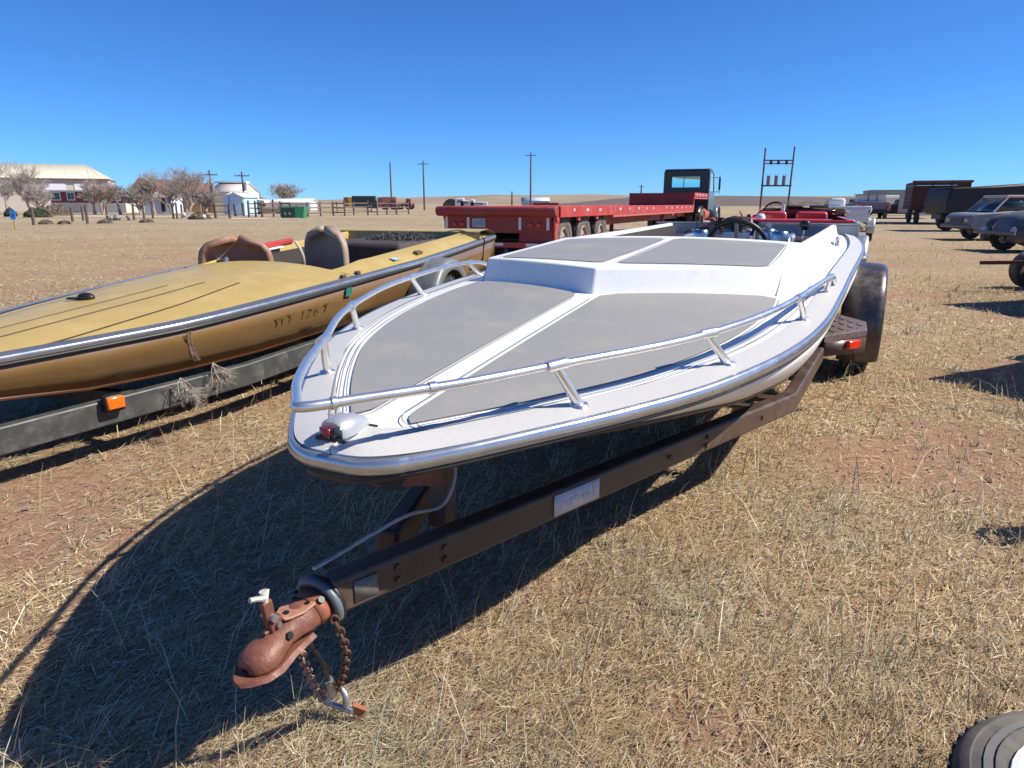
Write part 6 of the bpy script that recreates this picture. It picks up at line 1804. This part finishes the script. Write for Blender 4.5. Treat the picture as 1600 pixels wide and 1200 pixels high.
# long white roof and pickup behind
D = 118
lw = thing('shed', 'long low white shed roof behind the corral', 'building', (0, 0, 0))
gable(lw, wx(392, D), wx(484, D), D, D + 4, 1.5, 2.0, M_HWHITE, M_HWHITE, 0.2)
pk = thing('pickup', 'white pickup parked beside the pale blue shed', 'truck', (wx(388, 96), 96, 0.75), R(85))
mb = MB(); mb.prism([(-2.6, 0.55), (-2.65, 0.95), (-1.2, 1.08), (2.6, 1.05), (2.65, 0.5)], 'yz', -0.9, 0.9); mb.build('body', M_HWHITE, pk, bevel=0.06)
greenhouse(pk, M_HWHITE, M_GLASS, (-1.2, 0.6, 1.06), (-0.6, 0.45, 1.65), 0.85, 0.75, (0, 0.5, 1))
car_wheels(pk, (-1.65, 1.6), 0.85, 0.37)
mb = MB(); mb.box((wx(410, 97), 97.5, 0.40), (9, 5, 0.80)); kn = mb.build('earth_bank', M_HILL, None, bevel=0.3); tag(kn, kind='structure')

# ------------------------------------------------------------------ bare trees
def bare_tree(px, d, h, seed, label, spread=0.55, m=M_TREE, multi=1, fine=1.0):
    rng = random.Random(seed)
    root = thing('bare_tree', label, 'tree', (wx(px, d), d, 0), rng.uniform(0, 6))
    tr_, cr_ = MB(), MB()
    k_r = d / 85 * 0.0095 * fine
    def branch(p, dirv_, l_, r_, lev):
        q = p + dirv_ * l_
        mid = p.lerp(q, 0.5) + Vector((rng.uniform(-1, 1), rng.uniform(-1, 1), rng.uniform(-0.5, 0.5))) * l_ * 0.10
        tgt = tr_ if lev >= 4 else cr_
        tgt.tube([p, mid, q], [r_, r_ * 0.85, max(r_ * 0.65, k_r * 0.6)], 5 if lev >= 4 else 3, cap=False)
        if lev > 0:
            n = 3 if lev > 2 else 4
            for i in range(n):
                a = Vector((rng.uniform(-1, 1), rng.uniform(-1, 1), rng.uniform(-0.25, 0.75))) * spread * 1.5
                d2 = (dirv_ + a).normalized()
                t = rng.uniform(0.45, 1.0)
                branch(p.lerp(mid, t * 2) if t < 0.5 else mid.lerp(q, (t - 0.5) * 2), d2, l_ * rng.uniform(0.66, 0.95), max(r_ * rng.uniform(0.5, 0.65), k_r), lev - 1)
    for i in range(multi):
        lean = Vector((rng.uniform(-0.35, 0.35), rng.uniform(-0.3, 0.3), 1)).normalized() if multi > 1 else Vector((rng.uniform(-0.1, 0.1), 0, 1)).normalized()
        branch(Vector((rng.uniform(-0.3, 0.3) if multi > 1 else 0, 0, -0.05)), lean, h * 0.30, 0.20 if multi == 1 else 0.13, 6)
    t_o = tr_.build('trunk', m, root, smooth=60)
    c_o = cr_.build('crown', m, root, smooth=0)
    return root
M_TREE2 = mat('brown_bark', (0.35, 0.28, 0.24), 0.9, var=0.2)
trees = [(8, 84, 4.7, 1, 'dense dark bare tree at the left picture edge', 0.62, M_TREE, 1),
         (47, 80, 5.6, 2, 'tall bare tree before the cream barn', 0.5, M_TREE, 2),
         (62, 76, 3.2, 12, 'low tangled bare tree left of the red house', 0.75, M_TREE, 3),
         (146, 84, 4.0, 3, 'thin bare tree before the red house door', 0.5, M_TREE2, 1),
         (160, 86, 3.4, 4, 'forked young tree right of the red house door', 0.5, M_TREE2, 2),
         (186, 84, 3.6, 5, 'slim bare tree at the red house right corner', 0.5, M_TREE2, 1),
         (218, 82, 3.6, 13, 'bushy bare tree before the tan gabled house', 0.7, M_TREE, 3),
         (240, 84, 5.0, 6, 'bare tree before the small white shed', 0.55, M_TREE2, 1),
         (266, 86, 4.4, 7, 'brownish bare tree right of the small white shed', 0.65, M_TREE2, 2),
         (292, 80, 5.4, 8, 'largest bare tree with upswept limbs left of the cream garage', 0.62, M_TREE, 2),
         (318, 82, 3.2, 9, 'low spreading bare tree before the rust-red garage wall', 0.75, M_TREE, 3),
         (444, 130, 4.8, 10, 'solitary round bare tree above the corral', 0.7, M_TREE2, 3),
         (406, 135, 3.0, 11, 'small bare tree right of the white pickup', 0.65, M_TREE2, 2)]
for px, d, h, sd_, lb, sp, mm, mu in trees:
    bare_tree(px, d, h, sd_, lb, sp, mm, mu)
def shrub(px, d, w, h, seed, label, m, n=900):
    rng = random.Random(seed); mb = MB()
    for k in range(n):
        a = rng.uniform(0, 6.28); rr_ = math.sqrt(rng.random()); z = rng.random() ** 0.8
        p = Vector((w / 2 * rr_ * math.cos(a) * (1 - 0.3 * z), w / 2 * rr_ * math.sin(a), h * z * math.sqrt(max(0.05, 1 - rr_ * 0.8))))
        s_ = rng.uniform(0.05, 0.13)
        u = Vector((rng.uniform(-1, 1), rng.uniform(-1, 1), rng.uniform(-1, 1))).normalized() * s_
        v = u.orthogonal().normalized() * s_ * 0.6
        mb.add([p - u, p + v, p + u, p - v], [(0, 1, 2, 3)])
    o = mb.build('shrub', m, None, smooth=0, recalc=False); o.location = (wx(px, d), d, 0)
    tag(o, label, 'shrub', 'shrubs by the farm yard')
M_EVG = mat('dark_evergreen', (0.045, 0.06, 0.03), 0.9, var=0.4, scale=3)
M_SCR = mat('grey_brown_scrub', (0.17, 0.13, 0.095), 0.95, var=0.3, scale=3)
for px, d, w, h, lb, m_ in ((55, 66, 2.4, 1.0, 'dark green evergreen shrub behind the fence posts at left', M_EVG), (13, 70, 1.2, 0.9, 'small dark evergreen shrub at the left edge', M_EVG), (84, 72, 3.0, 1.4, 'grey brown scrub left of the red house', M_SCR),
                            (66, 44, 0.8, 0.25, 'low brown clump nearest the blue marker', M_SCR), (95, 44, 0.7, 0.2, 'low brown clump second from the blue marker', M_SCR), (160, 46, 0.9, 0.25, 'low brown clump left of the rock pile', M_SCR), (225, 48, 0.9, 0.22, 'low brown clump right of the rock pile', M_SCR),
                            (310, 58, 1.8, 0.7, 'grey scrub at the end of the pole fence', M_SCR), (1222, 160, 8, 2.2, 'dark scrub left of the transformer frame base', M_EVG), (1265, 230, 9, 3.0, 'dark tree clump on the right skyline', M_EVG), (1298, 220, 5, 3.4, 'tallest dark tree clump on the right skyline', M_EVG), (1316, 220, 3, 2.6, 'small dark tree clump beside the tallest one on the skyline', M_EVG)):
    shrub(px, d, w, h, int(px), lb, m_)
# rocks
def rock_pile(px, d, n, seed, label, m):
    rng = random.Random(seed); root = thing('rock_pile', label, 'rocks', (wx(px, d), d, 0))
    for k in range(n):
        s_ = rng.uniform(0.14, 0.32); mb = MB()
        c = Vector((rng.uniform(-0.9, 0.9), rng.uniform(-0.4, 0.4), s_ * 0.6 + (0.2 if k > n * 0.6 else 0)))
        rings = []
        for j in range(5):
            t = 0.15 + (PI - 0.3) * j / 4
            rings.append([c + Vector((s_ * math.sin(t) * math.cos(q) * rng.uniform(0.8, 1.2), s_ * math.sin(t) * math.sin(q), s_ * 0.75 * math.cos(t) * rng.uniform(0.8, 1.1))) for q in np.linspace(0, 2 * PI, 7)[:-1]])
        mb.loft(rings, True, True); mb.build('rock', m, root, smooth=0)
M_ROCK = mat('grey_rock', (0.22, 0.22, 0.21), 0.9, var=0.3, scale=4)
rock_pile(183, 54, 9, 1, 'pile of grey rocks between the fence posts', M_ROCK)
rock_pile(302, 58, 7, 2, 'pale rock heap under the largest bare tree', mat('pale_rock', (0.45, 0.41, 0.40), 0.9, var=0.25, scale=4))

# ------------------------------------------------------------------ fences and posts
M_RAILW = mat('grey_rail_wood', (0.17, 0.12, 0.10), 0.85, var=0.2)
def post_at(px, d, h, r_, label, group, rz=0):
    root = tag(MB().cyl((0, 0, -0.1), (0.02 * h, 0, h), r_, r_ * 0.9, 8).build('fence_post', M_WOOD, None), label, 'post', group)
    root.location = (wx(px, d), d, 0)
    return root
for px, d, h, lb in ((47, 42, 1.05, 'thick wooden post right of the blue marker'), (109, 50, 1.0, 'leftmost wooden post before the red house'), (126, 53, 1.05, 'wooden post before the red house, upright of a close pair'), (132, 45, 1.15, 'leaning wooden post, nearest of the row before the red house'), (164, 56, 1.1, 'wooden post left of the rock pile'),
                     (206, 54, 1.2, 'wooden post right of the rock pile'), (222, 58, 1.1, 'wooden post below the small white shed'), (236, 60, 1.1, 'wooden post left of the dark post group'), (268, 60, 1.3, 'left post of the dark group under the largest tree'), (274, 60, 1.3, 'right post of the dark group under the largest tree'), (282, 62, 1.2, 'lone post right of the dark post group')):
    post_at(px, d, h, 0.09, lb, 'loose fence posts before the farm yard')
bm_ = thing('marker', 'small bright blue marker sign on an orange stake at the left edge', 'sign', (wx(17, 36), 36, 0))
mb = MB(); mb.box((0, 0, 0.30), (0.05, 0.04, 0.6)); mb.build('stake', mat('orange_stake', (0.55, 0.33, 0.08), 0.6), bm_)
mb = MB(); mb.box((0, -0.03, 0.70), (0.28, 0.02, 0.46)); fc = mb.build('sign_face', mat('bright_blue_sign', (0.03, 0.35, 0.80), 0.5), bm_)
mb = MB(); mb.box((0.01, -0.045, 0.68), (0.06, 0.005, 0.14)); mb.build('symbol', mat('navy_symbol', (0.02, 0.08, 0.3), 0.5), fc)
# pole fence by the shed
def rail_fence(label, pts, d_h=1.35, rails=(0.55, 1.05), rp=0.07, rr_=0.045, m_p=M_WOOD):
    root = thing('fence', label, 'fence', (0, 0, 0))
    P = [Vector((wx(px, d), d, 0)) for px, d in pts]
    for p in P:
        h = d_h * random.uniform(0.9, 1.12)
        mb = MB(); mb.cyl(p + Vector((0, 0, -0.1)), p + Vector((random.uniform(-0.04, 0.04), 0, h)), rp * random.uniform(0.8, 1.2), rp * 0.85, 7); mb.build('post', m_p, root)
    for a, b in zip(P, P[1:]):
        for z in rails:
            mb = MB(); mb.cyl(a + Vector((0, -0.09, z + random.uniform(-0.04, 0.04))), b + Vector((0, -0.09, z + random.uniform(-0.04, 0.04))), rr_, rr_, 6); mb.build('rail', M_RAILW, root)
    return root
rail_fence('pole fence before the pale blue shed', [(316, 64), (335, 62.5), (357, 60)], 1.25, (0.5, 1.08), 0.12)
rail_fence('short dark post fence against the pale blue shed', [(366, 72), (379, 72)], 1.3, (0.15,), 0.14)
rail_fence('corral fence of dark posts and pale rails crossing the field', [(387, 66), (398, 68), (408, 66), (426, 68), (438, 69), (453, 68), (480, 69), (500, 72), (520, 75), (538, 74), (552, 78), (574, 80), (589, 79), (604, 83), (619, 84), (638, 88)], 1.5, (0.35, 0.8, 1.25), 0.10, 0.06)
rail_fence('rear corral fence behind the green dumpster', [(384, 84), (412, 86), (440, 88), (470, 90), (500, 92), (526, 95), (553, 98), (580, 100)], 1.5, (0.35, 0.8, 1.25), 0.08, 0.055)
# dumpster
dm = thing('dumpster', 'green dumpster with dark front standing before the corral fence', 'dumpster', (wx(455, 62), 62, 0))
mb = MB(); mb.prism([(-0.95, 0.0), (0.95, 0.0), (1.1, 1.0), (-1.1, 0.95)], 'xz', 0, 1.2); mb.build('bin', mat('green_bin', (0.03, 0.22, 0.10), 0.5, var=0.15), dm)
mb = MB(); mb.box((-0.35, -0.03, 0.45), (1.2, 0.05, 0.8)); mb.build('front_panel', mat('dark_green_front', (0.012, 0.04, 0.03), 0.5), dm)
mb = MB(); mb.box((-0.35, 0.6, 1.03), (1.9, 1.2, 0.06)); mb.build('lid', mat('grey_lid', (0.2, 0.2, 0.19), 0.6), dm)
for x in (-0.6, -0.2):
    mb = MB(); mb.box((x, -0.06, 0.40), (0.16, 0.02, 0.22)); mb.build('label_mark', mat('grey_mark', (0.25, 0.28, 0.26), 0.6), dm)
# dirt track by the yard
mb = MB(); mb.add([(wx(352, 58), 58, 0.012), (wx(470, 60), 60, 0.012), (wx(470, 64), 64, 0.012), (wx(352, 62.5), 62.5, 0.012)], [(0, 1, 2, 3)]); tag(mb.build('dirt_track', mat('pale_dirt', (0.56, 0.44, 0.34), 0.95, var=0.1, scale=0.6), None, smooth=0), kind='structure')
mb = MB(); mb.add([(wx(-60, 70), 70, 0.012), (wx(330, 68), 68, 0.012), (wx(330, 73), 73, 0.012), (wx(-60, 76), 76, 0.012)], [(0, 1, 2, 3)]); tag(mb.build('yard_ground', mat('pale_dirt', (0.5, 0.4, 0.3)), None, smooth=0), kind='structure')

# ------------------------------------------------------------------ utility poles
def pole(px, d, row_top, label, arm=True, can=False, lean=0.0):
    h = row_z(row_top, d)
    root = thing('utility_pole', label, 'pole', (wx(px, d), d, 0))
    mb = MB(); mb.cyl((0, 0, -0.2), (lean * h, 0, h), 0.15 * d / 110 if d > 110 else 0.15, 0.11 * max(1, d / 130), 8); mb.build('shaft', M_WOOD, root)
    if arm:
        mb = MB(); mb.box((lean * h, 0, h - 0.6), (2.2, 0.12, 0.12)); ar = mb.build('crossarm', M_WOOD, root)
        for x in (-1.0, -0.35, 0.35, 1.0):
            mb = MB(); mb.cyl((lean * h + x, 0, h - 0.55), (lean * h + x, 0, h - 0.32), 0.05, 0.04, 6); mb.build('insulator', M_ALU, ar)
    if can:
        mb = MB(); mb.cyl((0.32, -0.1, h - 2.7), (0.32, -0.1, h - 1.7), 0.24, 0.24, 10); mb.build('transformer', mat('grey_transformer', (0.20, 0.22, 0.24), 0.5), root)
pole(332, 100, 266, 'utility pole before the cream garage', True, True)
pole(382, 105, 268, 'utility pole with transformer right of the cream garage', True, True)
pole(612, 150, 253.5, 'left of two tall utility poles beyond the corral', False)
pole(663, 135, 251, 'right of two tall utility poles beyond the corral', True)
pole(829, 150, 238, 'tall utility pole behind the red flatbed trailer', True)
pole(800, 190, 299, 'short bare pole left of the tall one behind the flatbed', False)
pole(1001, 260, 289, 'small distant pole with crossarm left of the dark truck', True)

# substation frame with three transformers
D = 165
hf = thing('transformer_frame', 'two-pole frame carrying three transformers against the sky', 'power frame', (wx(1213, D), D, 0))
def hz(row_): return row_z(row_, D)
def hx(px): return wx(px, D) - wx(1213, D)
for px0, px1, t in ((1188.5, 1188.5, 231), (1231.5, 1233, 229)):
    mb = MB(); mb.cyl((hx(px0), 0, -0.2), (hx(px1), 0, hz(t)), 0.24, 0.19, 8); mb.build('post', M_WOOD, hf)
for r0, th_ in ((250.5, 0.28), (255.5, 0.22), (290, 0.34)):
    mb = MB(); mb.box(((hx(1187) + hx(1234)) / 2, 0, hz(r0)), (hx(1234) - hx(1187), 0.3, th_)); mb.build('crossbeam', M_WOOD, hf)
for px in (1199, 1210.5, 1223):
    mb = MB(); mb.cyl((hx(px), 0, hz(257)), (hx(px), 0, hz(250)), 0.32, 0.32, 8); mb.build('cutout', M_BLACK, hf)
for px in (1197.5, 1209.5, 1221.5):
    mb = MB(); mb.cyl((hx(px), 0, hz(289)), (hx(px), 0, hz(274.5)), 0.42, 0.42, 14)
    tk = mb.build('transformer', mat('mauve_transformer', (0.21, 0.185, 0.20), 0.5), hf)
    for dx in (-0.2, 0.2):
        mb = MB(); mb.cyl((hx(px) + dx, 0, hz(275)), (hx(px) + dx * 1.6, 0, hz(271)), 0.07, 0.04, 6); mb.build('bushing', M_ALU, tk)

# ------------------------------------------------------------------ containers, machines, far sheds
D = 240
for a, b, t, bt_, m_, lb in ((537, 544, 308, 314, mat('rust_container', (0.28, 0.12, 0.06), 0.6), 'small rusty container at the left end of the far row'), (544, 550, 308, 314.5, mat('yellow_container', (0.70, 0.45, 0.05), 0.6), 'small yellow container in the far row'), (550, 586, 306, 314, mat('dark_green_container', (0.035, 0.06, 0.045), 0.6), 'long dark green container in the far row'),
                             (590, 597, 308, 315.5, mat('brown_container', (0.30, 0.14, 0.09), 0.6), 'short brown container in the far row'), (597, 620, 307.5, 315.5, mat('orange_container', (0.55, 0.20, 0.11), 0.6), 'long orange container in the far row')):
    z1_, z0_ = row_z(t, D), row_z(bt_, D)
    root = thing('container', lb, 'container', (wx((a + b) / 2, D), D, 0), 0, 'containers on the far rise')
    w = wx(b, D) - wx(a, D) - 0.08
    mb = MB(); mb.box((0, 1.5, z1_ / 2 - 0.05), (w, 3, z1_ + 0.1)); mb.build('box', m_, root)
    for x in np.arange(-w / 2 + 0.3, w / 2 - 0.2, 0.6):
        mb = MB(); mb.box((x, -0.03, (z0_ + z1_) / 2), (0.25, 0.06, z1_ - z0_ - 0.2)); mb.build('rib', m_, root)
def machine(px, d, label, m):
    root = thing('tractor', label, 'tractor', (wx(px, d), d, 0), R(80))
    mb = MB(); mb.box((0, 0.6, 1.1), (1.0, 2.0, 0.7)); mb.build('hood', m, root, bevel=0.1)
    mb = MB(); mb.box((0, -0.8, 1.6), (1.3, 1.2, 1.4)); mb.build('cab', m, root, bevel=0.1)
    for sg in (-1, 1):
        wheel_parts(root, (sg * 0.9, -0.9, 0.8), 0.8, 0.4, sg, m, 0.55, 12, M_TYREG); wheel_parts(root, (sg * 0.8, 1.3, 0.5), 0.5, 0.3, sg, m, 0.55, 12, M_TYREG)
M_TRAC = mat('faded_red_tractor', (0.36, 0.12, 0.09), 0.6, var=0.2)
machine(611, 150, 'red tractor left of the two near tall poles', M_TRAC); machine(634, 155, 'red tractor between the two tall poles', M_TRAC)
D = 210
q_ = thing('quonset_hut', 'dark round-roofed hut on the far field, left of the tall pole', 'building', (wx(705, D), D, 0))
mb = MB(); mb.lathe([(2.6, 0.0), (2.6, 9.0)], (0, 0, 0), 'y', 20, 0, PI); mb.build('shell', mat('dark_hut_shell', (0.05, 0.055, 0.065), 0.5), q_, smooth=60, solid=0.1)
mb = MB(); mb.prism([(2.5 * math.cos(q), 2.5 * math.sin(q)) for q in np.linspace(0, PI, 14)], 'xz', 0.1, 0.2); mb.build('end_wall', mat('hut_end', (0.10, 0.08, 0.07), 0.7), q_)
mb = MB(); mb.box((1.5, -0.02, 0.9), (1.2, 0.1, 1.8)); mb.build('door', mat('hut_door', (0.25, 0.14, 0.09), 0.7), q_)
for i, (px, w, h, c) in enumerate(((718, 2.6, 2.3, (0.7, 0.7, 0.69)), (727, 3.0, 1.6, (0.5, 0.5, 0.5)), (738, 1.2, 1.9, (0.75, 0.74, 0.73)), (748, 5.0, 1.2, (0.58, 0.58, 0.57)))):
    root = thing('camper_trailer', ['tall white camper trailer beside the round hut', 'grey low camper trailer right of the tall white one', 'narrow white camper trailer in the far row', 'long low white trailer at the right of the camper row'][i], 'trailer', (wx(px, 205), 205, 0), 0, 'far campers')
    m_ = mat('far_camper_%s' % 'abcd'[i], c, 0.5)
    mb = MB(); mb.box((0, 1, 0.5 + h / 2), (w, 2, h)); mb.build('body', m_, root, bevel=0.15)
    mb = MB(); mb.box((0, -0.03, 0.6 + h * 0.55), (w * 0.5, 0.05, h * 0.25)); mb.build('window', M_GLASS, root)
    for x in (-0.4, 0.4):
        mb = MB(); mb.cyl((x, -0.05, 0.35), (x, 0.15, 0.35), 0.35, 0.35, 12); mb.build('wheel', M_RUB, root)
D = 170
ms = thing('shed', 'pale grey metal shed behind the red flatbed trailer', 'building', (0, 0, 0))
gable(ms, wx(816, D), wx(858, D), D, D + 8, 1.9, 2.7, mat('pale_grey_metal', (0.46, 0.49, 0.50), 0.5, var=0.05), mat('pale_metal_roof', (0.50, 0.53, 0.55), 0.45), 0.2)
mb = MB(); mb.box((wx(852, D), D - 3, 0.9), (6, 0.15, 1.1)); mb.build('red_gate', mat('dull_red_gate', (0.17, 0.035, 0.03), 0.6), ms)
bpy.context.view_layer.update()
